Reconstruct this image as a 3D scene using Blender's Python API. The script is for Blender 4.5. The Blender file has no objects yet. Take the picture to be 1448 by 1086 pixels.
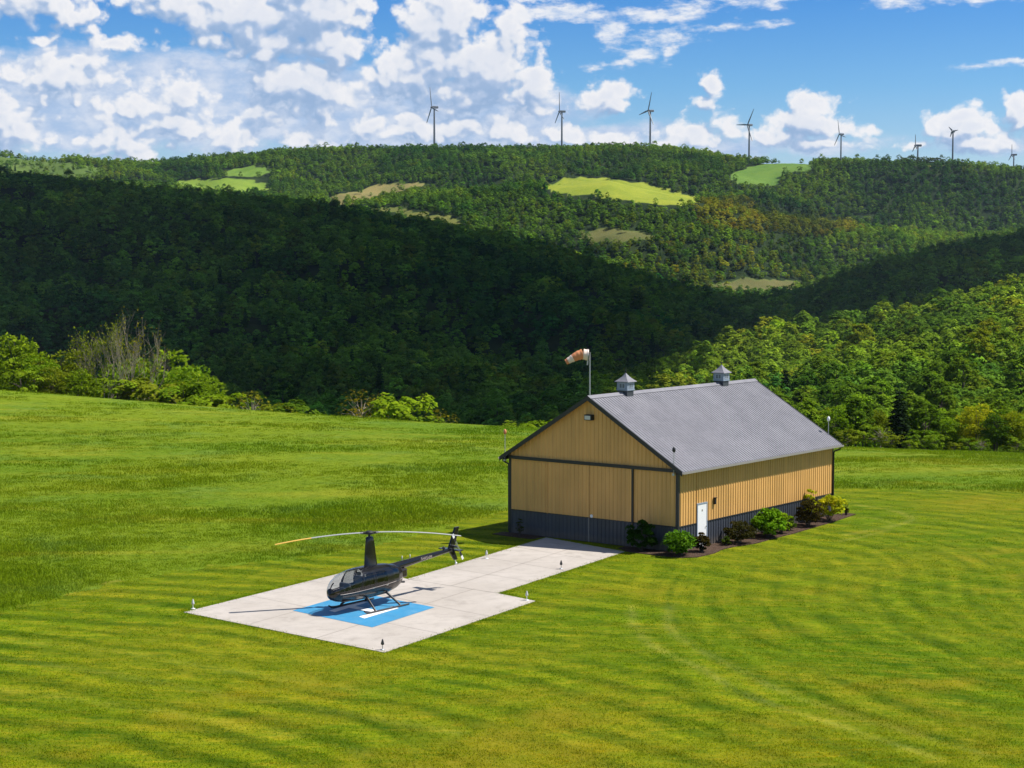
import bpy, math, random
import numpy as np
from mathutils import Vector, Matrix, noise as mnoise
random.seed(7); RNG = np.random.default_rng(11)
PI = math.pi; R = math.radians
S = bpy.context.scene
COL = S.collection
# ------------------------------------------------------------------ camera geometry
F, PITCH, H = 2457.0, 0.068, 13.516
CP, SP = math.cos(PITCH), math.sin(PITCH)
def hgt(y, Y):                       # height of the point at distance Y that the photo shows at row y
    v = (543-y)/F
    return H+Y*(v*CP-SP)/(CP+v*SP)
def un(x, y, z=0.0):                 # photo point on the horizontal plane z
    u = (x-724)/F; v = (543-y)/F
    t = (z-H)/(v*CP-SP)
    return Vector((u*t, (CP+v*SP)*t, z))
def proj(X, Y, Z):
    Zr = Z-H; d = Y*CP-Zr*SP
    return 724+F*X/d, 543-F*(Y*SP+Zr*CP)/d
SUN_AZ, SUN_EL = R(2), R(56)         # sun seen in the direction SUN_AZ (from +X towards +Y)
SUN_DIR = Vector((math.cos(SUN_AZ)*math.cos(SUN_EL), math.sin(SUN_AZ)*math.cos(SUN_EL), math.sin(SUN_EL)))

# ------------------------------------------------------------------ helpers
def tag(o, label=None, cat=None, group=None, kind=None):
    if label: o['label'] = label
    if cat: o['category'] = cat
    if group: o['group'] = group
    if kind: o['kind'] = kind
    return o
def empty(name, loc=(0,0,0), rz=0.0, label=None, cat=None, group=None):
    o = bpy.data.objects.new(name, None); COL.objects.link(o)
    o.location = loc; o.rotation_euler = (0,0,rz); o.empty_display_size = .2
    return tag(o, label, cat, group)
def mesh_np(name, verts, faces, smooth=False):
    """faces: (n,k) int array, all of one size, or a list of such arrays"""
    me = bpy.data.meshes.new(name)
    verts = np.asarray(verts, dtype=np.float32)
    if not isinstance(faces, list): faces = [faces]
    faces = [np.asarray(f, dtype=np.int32) for f in faces if len(f)]
    me.vertices.add(len(verts)); me.vertices.foreach_set('co', verts.ravel())
    nl = sum(f.size for f in faces); nf = sum(len(f) for f in faces)
    me.loops.add(nl); me.loops.foreach_set('vertex_index', np.concatenate([f.ravel() for f in faces]))
    me.polygons.add(nf)
    tot = np.concatenate([np.full(len(f), f.shape[1], dtype=np.int32) for f in faces])
    st = np.concatenate([[0], np.cumsum(tot)[:-1]]).astype(np.int32)
    me.polygons.foreach_set('loop_start', st)
    if smooth: me.polygons.foreach_set('use_smooth', np.ones(nf, dtype=bool))
    me.update(calc_edges=True); me.validate()
    return me
class MB:
    def __init__(s): s.v = []; s.f = []; s.sm = []
    def add(s, vs, fs, smooth=False):
        b = len(s.v); s.v += [tuple(q) for q in vs]
        for f in fs: s.f.append(tuple(b+i for i in f)); s.sm.append(smooth)
        return s
    def box(s, x0, x1, y0, y1, z0, z1, M=None):
        vs = [Vector(p) for p in ((x0,y0,z0),(x1,y0,z0),(x1,y1,z0),(x0,y1,z0),(x0,y0,z1),(x1,y0,z1),(x1,y1,z1),(x0,y1,z1))]
        if M is not None: vs = [M @ q for q in vs]
        return s.add(vs, [(3,2,1,0),(4,5,6,7),(0,1,5,4),(1,2,6,5),(2,3,7,6),(3,0,4,7)])
    def tube(s, pts, rad, n=8, cap=True, smooth=True):
        pts = [Vector(p) for p in pts]
        if not hasattr(rad, '__len__'): rad = [rad]*len(pts)
        vs = []; up = None
        for i, p in enumerate(pts):
            t = (pts[min(i+1, len(pts)-1)]-pts[max(i-1, 0)]).normalized()
            if up is None:
                up = Vector((0,0,1)) if abs(t.z) < .9 else Vector((1,0,0))
            a = (up - t*up.dot(t)).normalized(); b = t.cross(a); up = a
            for k in range(n):
                w = 2*PI*k/n
                vs.append(p+(a*math.cos(w)+b*math.sin(w))*rad[i])
        fs = []
        for i in range(len(pts)-1):
            for k in range(n):
                k2 = (k+1) % n
                fs.append((i*n+k, i*n+k2, (i+1)*n+k2, (i+1)*n+k))
        s.add(vs, fs, smooth)
        if cap:
            s.add(vs[:n], [tuple(reversed(range(n)))]); s.add(vs[-n:], [tuple(range(n))])
        return s
    def lathe(s, prof, c=(0,0,0), n=12):        # prof: (r,z) list
        pts = [(c[0], c[1], c[2]+z) for r, z in prof]
        vs = []
        for r, z in prof:
            for k in range(n):
                w = 2*PI*k/n; vs.append((c[0]+r*math.cos(w), c[1]+r*math.sin(w), c[2]+z))
        fs = [(i*n+k, i*n+(k+1)%n, (i+1)*n+(k+1)%n, (i+1)*n+k) for i in range(len(prof)-1) for k in range(n)]
        return s.add(vs, fs, True)
    def prism(s, poly, z0, z1):
        n = len(poly)
        vs = [(p[0],p[1],z0) for p in poly]+[(p[0],p[1],z1) for p in poly]
        return s.add(vs, [tuple(reversed(range(n))), tuple(range(n,2*n))]+[(i,(i+1)%n,n+(i+1)%n,n+i) for i in range(n)])
    def mesh(s, name):
        me = bpy.data.meshes.new(name); me.from_pydata(s.v, [], s.f)
        me.polygons.foreach_set('use_smooth', s.sm); me.update(); return me
    def build(s, name, mat, parent=None): return link(name, s.mesh(name), mat, parent)
def link(name, me, mat, parent=None):
    o = bpy.data.objects.new(name, me); COL.objects.link(o)
    if mat is not None:
        for m in (mat if isinstance(mat, (list, tuple)) else [mat]): me.materials.append(m)
    if parent is not None: o.parent = parent
    return o
def bevel(o, w=.01, seg=2):
    m = o.modifiers.new('bevel', 'BEVEL'); m.width = w; m.segments = seg; m.limit_method = 'ANGLE'; return o

# ------------------------------------------------------------------ materials
class NT:
    """small helper for building node trees"""
    def __init__(s, nt): s.nt = nt; s.n = nt.nodes; s.l = nt.links
    def N(s, t, **kw):
        n = s.n.new(t)
        for k, v in kw.items():
            setattr(n, k, v)
        return n
    def put(s, sock, v):
        if v is None: return
        if isinstance(v, bpy.types.NodeSocket): s.l.new(v, sock)
        else:
            if sock.type == 'RGBA' and len(v) == 3: v = (*v, 1)
            sock.default_value = v
    def math(s, op, a, b=None, c=None, clamp=False):
        n = s.N('ShaderNodeMath', operation=op, use_clamp=clamp)
        s.put(n.inputs[0], a); s.put(n.inputs[1], b); s.put(n.inputs[2], c); return n.outputs[0]
    def vm(s, op, a, b=None, scale=None):
        n = s.N('ShaderNodeVectorMath', operation=op)
        s.put(n.inputs[0], a); s.put(n.inputs[1], b)
        if scale is not None: s.put(n.inputs['Scale'], scale)
        return n.outputs['Value'] if op in ('LENGTH','DOT_PRODUCT','DISTANCE') else n.outputs[0]
    def noise(s, vec, scale, detail=4, rough=.55, dist=0, lac=2.0):
        n = s.N('ShaderNodeTexNoise'); s.put(n.inputs['Vector'], vec)
        n.inputs['Scale'].default_value = scale; n.inputs['Detail'].default_value = detail
        n.inputs['Roughness'].default_value = rough; n.inputs['Distortion'].default_value = dist; n.inputs['Lacunarity'].default_value = lac
        return n.outputs['Fac']
    def mix(s, fac, a, b, blend='MIX'):
        n = s.N('ShaderNodeMix', data_type='RGBA', blend_type=blend)
        s.put(n.inputs[0], fac); s.put(n.inputs[6], a); s.put(n.inputs[7], b); return n.outputs[2]
    def ramp(s, v, lo, hi, a=0.0, b=1.0, smooth=True):
        n = s.N('ShaderNodeMapRange', interpolation_type='SMOOTHSTEP' if smooth else 'LINEAR')
        s.put(n.inputs[0], v)
        for i, q in enumerate((lo, hi, a, b)): s.put(n.inputs[1+i], q)
        return n.outputs[0]
    def pos(s): return s.N('ShaderNodeNewGeometry').outputs['Position']
    def objco(s): return s.N('ShaderNodeTexCoord').outputs['Object']
    def mapping(s, vec, scale=(1,1,1), rot=(0,0,0), loc=(0,0,0)):
        n = s.N('ShaderNodeMapping'); s.put(n.inputs[0], vec)
        n.inputs[1].default_value = loc; n.inputs[2].default_value = rot; n.inputs[3].default_value = scale
        return n.outputs[0]
    def bump(s, h, dist, strength=1.0):
        n = s.N('ShaderNodeBump'); s.put(n.inputs['Height'], h)
        n.inputs['Distance'].default_value = dist; n.inputs['Strength'].default_value = strength
        return n.outputs[0]
def new_mat(name):
    m = bpy.data.materials.new(name); m.use_nodes = True
    nt = m.node_tree; nt.nodes.clear(); t = NT(nt)
    t.out = t.N('ShaderNodeOutputMaterial'); t.mat = m
    return t
def principled(t, color, rough=.6, metal=0, normal=None, spec=.5, coat=0):
    b = t.N('ShaderNodeBsdfPrincipled')
    t.put(b.inputs['Base Color'], color); t.put(b.inputs['Roughness'], rough); t.put(b.inputs['Metallic'], metal)
    b.inputs['Specular IOR Level'].default_value = spec; b.inputs['Coat Weight'].default_value = coat
    b.inputs['Coat Roughness'].default_value = .03
    if normal is not None: t.l.new(normal, b.inputs['Normal'])
    t.l.new(b.outputs[0], t.out.inputs[0]); return b
def plain(name, color, rough=.5, metal=0, var=.12, scale=3.0, spec=.5, coat=0):
    """painted / metal surface with a little wear and dust variation"""
    t = new_mat(name); p = t.objco()
    n = t.noise(p, scale, 6, .6); n2 = t.noise(p, scale*14, 3, .5)
    f = t.math('ADD', t.math('MULTIPLY', n, .7), t.math('MULTIPLY', n2, .3))
    c = t.mix(f, tuple(x*(1-var) for x in color), tuple(min(1, x*(1+var)) for x in color))
    r = t.ramp(n, .3, .7, rough*.85, min(1, rough*1.15))
    principled(t, c, r, metal, spec=spec, coat=coat); return t.mat
def siding(name, color, rough=.45):
    """painted sheet metal: faint streaks running down, dust along the bottom"""
    t = new_mat(name); p = t.objco()
    st = t.noise(t.mapping(p, (2.2,2.2,.12)), 2.0, 5, .6)
    bl = t.noise(p, .6, 4, .55)
    f = t.math('ADD', t.math('MULTIPLY', st, .6), t.math('MULTIPLY', bl, .4))
    c = t.mix(t.ramp(f, .3, .7), tuple(x*.86 for x in color), tuple(x*1.1 for x in color))
    zz = t.N('ShaderNodeSeparateXYZ'); t.put(zz.inputs[0], p)
    spl = t.math('MULTIPLY', t.ramp(t.math('ADD', zz.outputs[2], t.math('MULTIPLY', t.noise(p, 3.5, 5, .7), -.55)), .25, -.15), .4)
    c = t.mix(spl, c, (.16,.125,.085))
    wn = t.N('ShaderNodeTexWhiteNoise'); t.put(wn.inputs[0], t.vm('FLOOR', t.vm('MULTIPLY', p, (1.087,1.087,.001))))
    c = t.mix(1.0, c, t.mix(wn.outputs[0], (.93,.935,.94), (1.06,1.055,1.05)), 'MULTIPLY')   # one tone per sheet
    principled(t, c, t.ramp(bl, .3, .7, rough*.9, rough*1.2), 0, t.bump(t.noise(p, 1.3, 3, .5), .012), spec=.4); return t.mat

def make_concrete():
    t = new_mat('concrete'); p = t.pos()
    big = t.noise(p, .25, 5, .6); mid = t.noise(p, 1.6, 6, .65); fine = t.noise(p, 25, 4, .7)
    c = t.mix(t.ramp(big, .3, .7), (.41,.365,.315), (.48,.432,.38))
    c = t.mix(t.math('MULTIPLY', t.ramp(mid, .42, .7), .5), c, (.33,.295,.255))
    st = t.noise(t.vm('ADD', p, (13.0,4.0,0)), .55, 5, .7, .6)
    c = t.mix(t.math('MULTIPLY', t.ramp(st, .56, .68), .45), c, (.27,.24,.205))
    c = t.mix(t.math('MULTIPLY', t.ramp(fine, .4, .7), .25), c, (.29,.26,.225))
    principled(t, c, .88, 0, t.bump(fine, .004), spec=.3); return t.mat
def make_paint(name, col, worn):
    t = new_mat(name); p = t.pos()
    n = t.noise(p, 2.2, 8, .7); f = t.noise(p, 18, 4, .7)
    m = t.math('MULTIPLY', t.ramp(t.math('ADD', t.math('MULTIPLY', n, .6), t.math('MULTIPLY', f, .4)), .48, .68), .6)
    c = t.mix(t.ramp(t.noise(p, .8, 4, .6), .3, .7), tuple(x*.9 for x in col), tuple(min(1, x*1.08) for x in col))
    principled(t, t.mix(m, c, worn), .6, 0, t.bump(f, .003)); return t.mat

def grass_color(t, p, lawn):
    big = t.noise(p, .035, 4, .6, .4); mid = t.noise(p, .16, 5, .62, .3); sm = t.noise(p, .9, 5, .65); fine = t.noise(p, 5.5, 4, .7)
    if lawn:
        wp = t.vm('ADD', p, t.vm('SCALE', t.N('ShaderNodeTexNoise').outputs['Color'], scale=0.0))
        warp = t.N('ShaderNodeTexNoise'); warp.inputs['Scale'].default_value = .03; warp.inputs['Detail'].default_value = 1; t.put(warp.inputs['Vector'], p)
        wp = t.vm('ADD', p, t.vm('SCALE', t.vm('SUBTRACT', warp.outputs['Color'], (.5,.5,.5)), scale=16.0))
        s1 = t.noise(t.mapping(wp, (.10,1.1,1), (0,0,R(22))), 1.0, 5, .62)
        s2 = t.noise(t.mapping(wp, (.35,3.6,1), (0,0,R(24))), 1.0, 4, .65)
        c = t.mix(t.ramp(big, .32, .68), GL['a'], GL['b'])
        c = t.mix(t.math('MULTIPLY', t.ramp(mid, .45, .75), .34), c, GL['c'])
        c = t.mix(t.math('MULTIPLY', t.ramp(s1, .5, .7), .34), c, GL['d'])
        s3 = t.noise(t.mapping(wp, (.12,.8,1), (0,0,R(22)), (31,7,0)), 1.0, 4, .6)
        c = t.mix(t.math('MULTIPLY', t.ramp(s3, .52, .7), .22), c, GL['c'])
        c = t.mix(t.math('MULTIPLY', t.ramp(s2, .50, .7), .45), c, GL['c'])
        c = t.mix(t.math('MULTIPLY', t.ramp(sm, .5, .75), .22), c, GL['d'])
        c = t.mix(t.math('MULTIPLY', t.ramp(fine, .48, .66), .55), c, GL['d'])
        fl_ = t.noise(t.mapping(wp, (.8,2.6,1), (0,0,R(22))), 1.7, 5, .72)
        c = t.mix(t.math('MULTIPLY', t.ramp(fl_, .53, .66), .5), c, GL['d'])
        c = t.mix(t.math('MULTIPLY', t.ramp(fl_, .46, .34), .45), c, GL['c'])
        tr = t.N('ShaderNodeAttribute', attribute_name='wear').outputs['Fac']
        c = t.mix(t.math('MULTIPLY', tr, .6), c, (.28,.27,.06))
        mw = t.N('ShaderNodeAttribute', attribute_name='mow').outputs['Fac']
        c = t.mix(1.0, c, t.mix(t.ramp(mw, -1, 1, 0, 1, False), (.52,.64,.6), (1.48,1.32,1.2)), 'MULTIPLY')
        dry = t.N('ShaderNodeAttribute', attribute_name='dry').outputs['Fac']
        c = t.mix(t.math('MULTIPLY', dry, t.ramp(mid, .25, .65)), c, (.205,.170,.010))
        h = t.math('ADD', t.math('MULTIPLY', fine, .5), t.math('ADD', t.math('MULTIPLY', s2, .6), sm))
    else:
        s1 = t.noise(t.mapping(p, (.25,.9,1), (0,0,R(15))), .22, 5, .65, .5)
        c = t.mix(t.ramp(big, .32, .68), GM['a'], GM['b'])
        c = t.mix(t.math('MULTIPLY', t.ramp(s1, .47, .7), .6), c, GM['c'])
        c = t.mix(t.math('MULTIPLY', t.ramp(mid, .5, .75), .5), c, GM['d'])
        c = t.mix(t.math('MULTIPLY', t.ramp(sm, .48, .72), .5), c, GM['e'])
        c = t.mix(t.math('MULTIPLY', t.ramp(fine, .5, .75), .45), c, GM['c'])
        h = t.math('ADD', fine, t.math('MULTIPLY', sm, 1.6))
    return c, h
GL = dict(a=(.080,.142,.003), b=(.140,.172,.005), c=(.25,.215,.013), d=(.030,.085,.003), e=(.07,.11,.003))
GM = dict(a=(.13,.225,.006), b=(.20,.27,.008), c=(.32,.32,.020), d=(.13,.24,.045), e=(.07,.155,.006))
def make_grass(name, lawn):
    t = new_mat(name); c, h = grass_color(t, t.pos(), lawn)
    principled(t, c, .95, 0, t.bump(h, .10 if lawn else .30), spec=.04); return t.mat
def make_terrain():
    t = new_mat('hill_cover'); p = t.pos()
    c, h = grass_color(t, p, False)
    ff = t.mix(t.ramp(t.noise(p, .05, 5, .6), .35, .65), (.010,.022,.006), (.028,.045,.012))
    fld = t.N('ShaderNodeAttribute', attribute_name='cover').outputs['Color']
    forest = t.N('ShaderNodeAttribute', attribute_name='wooded').outputs['Fac']
    infield = t.ramp(t.N('ShaderNodeAttribute', attribute_name='infield').outputs['Fac'], .35, .65)
    v = t.noise(p, .02, 6, .65); v2 = t.noise(p, .15, 4, .6)
    fc = t.mix(t.ramp(v, .35, .65), fld, t.mix(1.0, fld, (.72,.82,.8), 'MULTIPLY'))
    fc = t.mix(t.math('MULTIPLY', t.ramp(v2, .5, .7), .35), fc, t.mix(1.0, fld, (1.25,1.1,1.1), 'MULTIPLY'))
    c = t.mix(forest, c, ff); c = t.mix(infield, c, fc)
    principled(t, c, .95, 0, t.bump(h, .25), spec=.1); return t.mat
def leaf_mat(name, c1, c2, c3, how, trans=.35):
    """foliage: how = 'inst' reads the tint attribute of a wood's points, 'obj' the object's own colour, 'none' neither"""
    t = new_mat(name); oi = t.N('ShaderNodeObjectInfo'); rnd = oi.outputs['Random']
    p = t.pos()
    n = t.noise(p, 1.1, 3, .6)
    isl = t.N('ShaderNodeNewGeometry').outputs['Random Per Island']
    c = t.mix(rnd, c1, c2)
    c = t.mix(t.math('MULTIPLY', t.ramp(n, .4, .7), .5), c, c3)
    c = t.mix(1.0, c, t.mix(isl, (.72,.75,.7), (1.3,1.25,1.2)), 'MULTIPLY')
    if how == 'inst':
        a = t.N('ShaderNodeAttribute', attribute_type='INSTANCER', attribute_name='tint').outputs['Color']
        c = t.mix(1.0, c, a, 'MULTIPLY')
    elif how == 'obj':
        c = t.mix(1.0, c, oi.outputs['Color'], 'MULTIPLY')
    d = t.N('ShaderNodeBsdfDiffuse'); tr = t.N('ShaderNodeBsdfTranslucent')
    t.put(d.inputs[0], c); t.put(tr.inputs[0], t.mix(1.0, c, (1.15,1.25,.6), 'MULTIPLY'))
    mx = t.N('ShaderNodeMixShader'); mx.inputs[0].default_value = trans
    t.l.new(d.outputs[0], mx.inputs[1]); t.l.new(tr.outputs[0], mx.inputs[2]); t.l.new(mx.outputs[0], t.out.inputs[0])
    return t.mat
def blade_mat(name, lawn):
    t = new_mat(name); c, h = grass_color(t, t.pos(), lawn)
    rnd = t.N('ShaderNodeObjectInfo').outputs['Random']
    c = t.mix(1.0, c, t.mix(rnd, (.88,.90,.88), (1.2,1.18,1.15)), 'MULTIPLY')
    if lawn: c = t.mix(1.0, c, t.N('ShaderNodeAttribute', attribute_type='INSTANCER', attribute_name='tint').outputs['Color'], 'MULTIPLY')
    d = t.N('ShaderNodeBsdfDiffuse'); tr = t.N('ShaderNodeBsdfTranslucent'); t.put(d.inputs[0], c); t.put(tr.inputs[0], c)
    mx = t.N('ShaderNodeMixShader'); mx.inputs[0].default_value = .4
    t.l.new(d.outputs[0], mx.inputs[1]); t.l.new(tr.outputs[0], mx.inputs[2]); t.l.new(mx.outputs[0], t.out.inputs[0]); return t.mat
def glass_mat(name, tint, extra=.06):
    t = new_mat(name)
    tr = t.N('ShaderNodeBsdfTransparent'); t.put(tr.inputs[0], tint)
    g = t.N('ShaderNodeBsdfGlossy'); g.inputs['Roughness'].default_value = .02; t.put(g.inputs[0], (1,1,1))
    lw = t.N('ShaderNodeLayerWeight'); lw.inputs[0].default_value = .5
    mx = t.N('ShaderNodeMixShader'); t.put(mx.inputs[0], t.math('ADD', t.math('MULTIPLY', t.math('POWER', lw.outputs['Facing'], 4.0), .8), extra, clamp=True))
    t.l.new(tr.outputs[0], mx.inputs[1]); t.l.new(g.outputs[0], mx.inputs[2]); t.l.new(mx.outputs[0], t.out.inputs[0]); return t.mat
def make_mulch():
    t = new_mat('bark_mulch'); p = t.pos()
    v = t.N('ShaderNodeTexVoronoi'); t.put(v.inputs['Vector'], p); v.inputs['Scale'].default_value = 16
    n = t.noise(p, 1.5, 4, .6)
    c = t.mix(v.outputs['Color'], (.045,.026,.018), (.13,.085,.06))
    c = t.mix(t.math('MULTIPLY', n, .4), c, (.05,.032,.022))
    principled(t, c, .95, 0, t.bump(v.outputs['Distance'], .05), spec=.1); return t.mat

M = {}
M['concrete'] = make_concrete()
M['blue'] = make_paint('blue_paint', (.035,.235,.43), (.16,.32,.43))
M['white_line'] = make_paint('white_marking_paint', (.80,.79,.77), (.55,.52,.48))
M['joint'] = plain('joint_filler', (.26,.23,.195), .9)
M['lawn'] = make_grass('mown_grass', True); M['terrain'] = make_terrain()
M['blade'] = blade_mat('grass_blades', True); M['blade_m'] = blade_mat('meadow_blades', False)
M['tan'] = siding('tan_siding', (.67,.375,.118)); M['slate'] = siding('slate_siding', (.050,.056,.071))
M['roofmetal'] = siding('grey_roof_metal', (.215,.210,.228), .42)
M['trim'] = plain('dark_trim', (.018,.018,.021), .45); M['gutter'] = plain('gutter_metal', (.25,.235,.21), .45)
M['white'] = plain('white_paint', (.78,.78,.78), .4, var=.04); M['chrome'] = plain('brushed_steel', (.55,.55,.55), .3, .9)
M['cupola'] = plain('cupola_paint', (.24,.29,.36), .45); M['cupola_dark'] = plain('cupola_skirt', (.045,.05,.06), .5)
M['cup_trim'] = plain('cupola_trim', (.36,.41,.47), .45); M['cup_pane'] = plain('cupola_pane', (.12,.145,.18), .2)
M['galv'] = plain('galvanised_pole', (.42,.43,.44), .42, .5)
M['lens'] = plain('frosted_lens', (.55,.55,.52), .25); M['amber'] = plain('amber_lens', (.55,.20,.08), .25)
M['black'] = plain('black_aircraft_paint', (.0065,.006,.007), .2, 0, .1, 3, .4, .3)
M['flat_black'] = plain('matt_black', (.012,.012,.012), .6)
M['brown_black'] = plain('brown_tinted_black', (.020,.012,.010), .26, 0, .1, 3, .5, .35)  # the brown reflection on the belly is put into the base colour
M['stripe'] = plain('silver_stripe', (.36,.30,.27), .35)
M['glass'] = glass_mat('canopy_glass', (.80,.84,.86)); M['side_glass'] = glass_mat('window_glass', (.42,.45,.45), .05)
M['leather'] = plain('seat_leather', (.11,.085,.06), .55); M['dash'] = plain('instrument_panel', (.03,.03,.035), .5)
M['rotor'] = plain('rotor_grey', (.36,.36,.34), .4); M['yellow'] = plain('rotor_tip_yellow', (.72,.42,.07), .4)
M['skid'] = plain('skid_grey', (.035,.032,.030), .4)
M['mulch'] = make_mulch(); M['bark'] = plain('bark', (.085,.065,.048), .95, var=.35, scale=4)
M['pale_bark'] = plain('pale_bark', (.27,.225,.16), .9, var=.25, scale=4)
M['turbine'] = plain('turbine_grey', (.17,.185,.21), .5, var=.05)
M['orange'] = plain('windsock_orange', (.60,.235,.10), .8); M['sockwhite'] = plain('windsock_white', (.74,.60,.50), .8)

# ------------------------------------------------------------------ terrain height
XS = np.array([-700,-300,0,150,300,450,600,720,860,950,1050,1150,1250,1350,1448,1650,2100.0])
QS = (XS-724)/F
def row(d): xs = np.array(sorted(d)); return np.interp(XS, xs, np.array([d[x] for x in xs], dtype=float))
def hg(y, Y): return np.array([hgt(a, b) for a, b in zip(y, Y)])
Yk = []; Zk = []
def knot(Y, z): Yk.append(np.asarray(Y, float)); Zk.append(np.asarray(z, float))
one = np.ones(len(XS))
knot(-300*one, 0*one); knot(60*one, 0*one); knot(106*one, 0*one)
Ye = row({-700:205,0:190,200:185,400:178,600:172,720:170,900:175,1190:186,1448:192,2100:205})
ye = row({-700:505,0:553,200:568,400:584,600:597,720:603,900:613,1190:632,1448:644,2100:665})
ze = hg(ye, Ye); knot(Ye, ze)
knot(Ye+55, ze-row({-700:14,0:15,250:18,330:26,600:28,720:26,860:18,1000:11,1200:7,2100:6}))
Y5 = row({-700:420,600:420,720:500,860:620,950:720,1050:830,1150:930,1250:1000,1350:1060,1448:1120,2100:1150})
y5 = row({-700:590,0:600,300:625,600:660,720:632,860:572,950:548,1050:520,1150:498,1250:468,1350:443,1448:414,2100:320})
z5 = hg(y5, Y5); knot(Y5, z5)
Y6 = row({-700:640,600:660,720:760,860:880,950:980,1050:1100,1150:1200,1250:1260,1350:1310,1448:1360,2100:1380})
z6 = row({-700:-48,0:-48,300:-56,600:-64,720:-66,860:-64,950:-60,1050:-54,1150:-42,1250:-30,1350:-18,1448:-6,2100:0})
knot(Y6, np.minimum(z6, z5-6))
Y7 = row({-700:1900,0:1850,300:1800,600:1750,860:1680,950:1650,1050:1640,1150:1680,1250:1700,1448:1700,2100:1700})
y7 = row({-700:245,0:251,150:254,250:265,400:281,550:299,650:313,750:336,850:365,950:396,1030:414,1085:424,1120:412,1170:388,1250:359,1350:342,1448:322,1650:285,2100:260})
y7 = np.array([y+17*F/Y for y, Y in zip(y7, Y7)])
z7 = hg(y7, Y7); knot(Y7, z7)
Y8 = Y7+260; z8 = z7-row({-700:30,600:26,860:14,950:7,1050:-2,1100:2,1150:14,1250:26,2100:30}); knot(Y8, z8)
Y9 = row({-700:2350,0:2350,1448:2350,2100:2350})
y9 = row({-700:258,0:256,150:258,300:262,450:276,600:272,720:259,800:253,860:252,900:258,1000:284,1100:302,1200:318,1300:332,1448:330,2100:300})
y9 = y9+row({-700:12,700:12,780:3,1000:3,1060:10,2100:12}); z9 = hg(y9, Y9); knot(Y9, z9)
Y10 = Y9+220; knot(Y10, z9-row({-700:-8,600:2,750:10,900:10,1050:4,1200:0,2100:-4}))
Y11 = row({-700:3150,600:3100,1000:3050,1080:2950,1200:2820,1448:2760,2100:2750})
y11 = row({-700:205,0:213,80:222,150:229,260:225,360:214,450:211,560:208,650:206,780:207,850:205,930:208,1000:213,1080:223,1180:224,1240:224,1330:226,1448:233,2100:240})
y11 = y11+8; z11 = hg(y11, Y11); knot(Y11, z11)
knot(Y11+500, z11-70); knot(Y11+1500, z11-150)
Yk = np.array(Yk); Zk = np.array(Zk)                     # (K, columns)
_ph = RNG.uniform(0, 6.28, (40, 2)); _an = RNG.uniform(0, 6.28, 40)
def relief(X, Y):
    r = np.zeros_like(X)
    for i in range(26):
        wl = 420*(.83**i); k = 2*PI/wl
        r += wl/420*np.sin(k*(X*np.cos(_an[i])+Y*np.sin(_an[i]))+_ph[i,0]+1.3*np.sin(k*.6*(Y*np.cos(_an[i])-X*np.sin(_an[i]))+_ph[i,1]))
    return r
def ground_z(X, Y):
    X = np.asarray(X, float); Y = np.asarray(Y, float); sh = X.shape
    X = X.ravel(); Y = Y.ravel()
    q = X/np.maximum(Y, 60)
    K = len(Yk)
    yk = np.stack([np.interp(q, QS, Yk[k]) for k in range(K)]); zk = np.stack([np.interp(q, QS, Zk[k]) for k in range(K)])
    h = np.diff(yk, axis=0); d = np.diff(zk, axis=0)/h
    m = np.zeros_like(zk)
    s = d[:-1]*d[1:] > 0
    w1 = 2*h[1:]+h[:-1]; w2 = h[1:]+2*h[:-1]
    with np.errstate(divide='ignore', invalid='ignore'):
        hm = (w1+w2)/(w1/d[:-1]+w2/d[1:])
    m[1:-1] = np.where(s, hm, 0)
    idx = np.clip((Y[None, :] >= yk[1:-1]).sum(axis=0), 0, K-2)
    ar = np.arange(len(X))
    y0 = yk[idx, ar]; hh = h[idx, ar]; t = np.clip((Y-y0)/hh, 0, 1)
    z = (2*t**3-3*t**2+1)*zk[idx, ar]+(t**3-2*t**2+t)*hh*m[idx, ar]+(-2*t**3+3*t**2)*zk[idx+1, ar]+(t**3-t**2)*hh*m[idx+1, ar]
    amp = np.clip((Y-260)/900, 0, 1)
    dist = np.min(np.abs(yk[7:12:2]-Y[None, :]), axis=0)
    z = z+relief(X, Y)*amp*(.9+5.5*np.clip(dist/260, 0, 1))
    return z.reshape(sh)
def gz(x, y): return float(ground_z(np.array([x]), np.array([y]))[0])

# land cover of the far hills: outlines given as photo points on the hill faces
FIELDS = [
 ([(762,266),(803,252),(855,251),(907,259),(958,272),(1002,284),(958,292),(907,287),(855,279),(803,275)], (.27,.30,.030)),
 ([(1031,248),(1062,235),(1093,231),(1149,231),(1146,241),(1108,245),(1103,261),(1072,264),(1041,258)], (.13,.22,.035)),
 ([(222,262),(276,253),(327,252),(383,259),(379,271),(327,272),(280,268)], (.20,.28,.035)),
 ([(307,243),(358,234),(388,240),(378,249),(318,250)], (.15,.24,.035)),
 ([(455,282),(490,272),(536,262),(603,257),(600,263),(552,275),(511,287),(475,292)], (.24,.20,.07)),
 ([(501,296),(562,293),(664,312),(640,318),(560,302)], (.16,.16,.04)),
 ([(-300,217),(0,219),(60,225),(155,240),(120,252),(-300,250)], (.10,.15,.03)),
 ([(815,330),(850,322),(905,326),(925,336),(880,345),(830,342)], (.13,.13,.04)),
 ([(1000,402),(1060,392),(1130,398),(1120,412),(1060,418),(1010,412)], (.14,.13,.045)),
 ([(1255,227),(1330,226),(1350,234),(1290,234)], (.26,.24,.06)),
]
BROWN = [(975,288),(1050,284),(1120,296),(1205,314),(1225,328),(1150,340),(1060,334),(985,320)]
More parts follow.
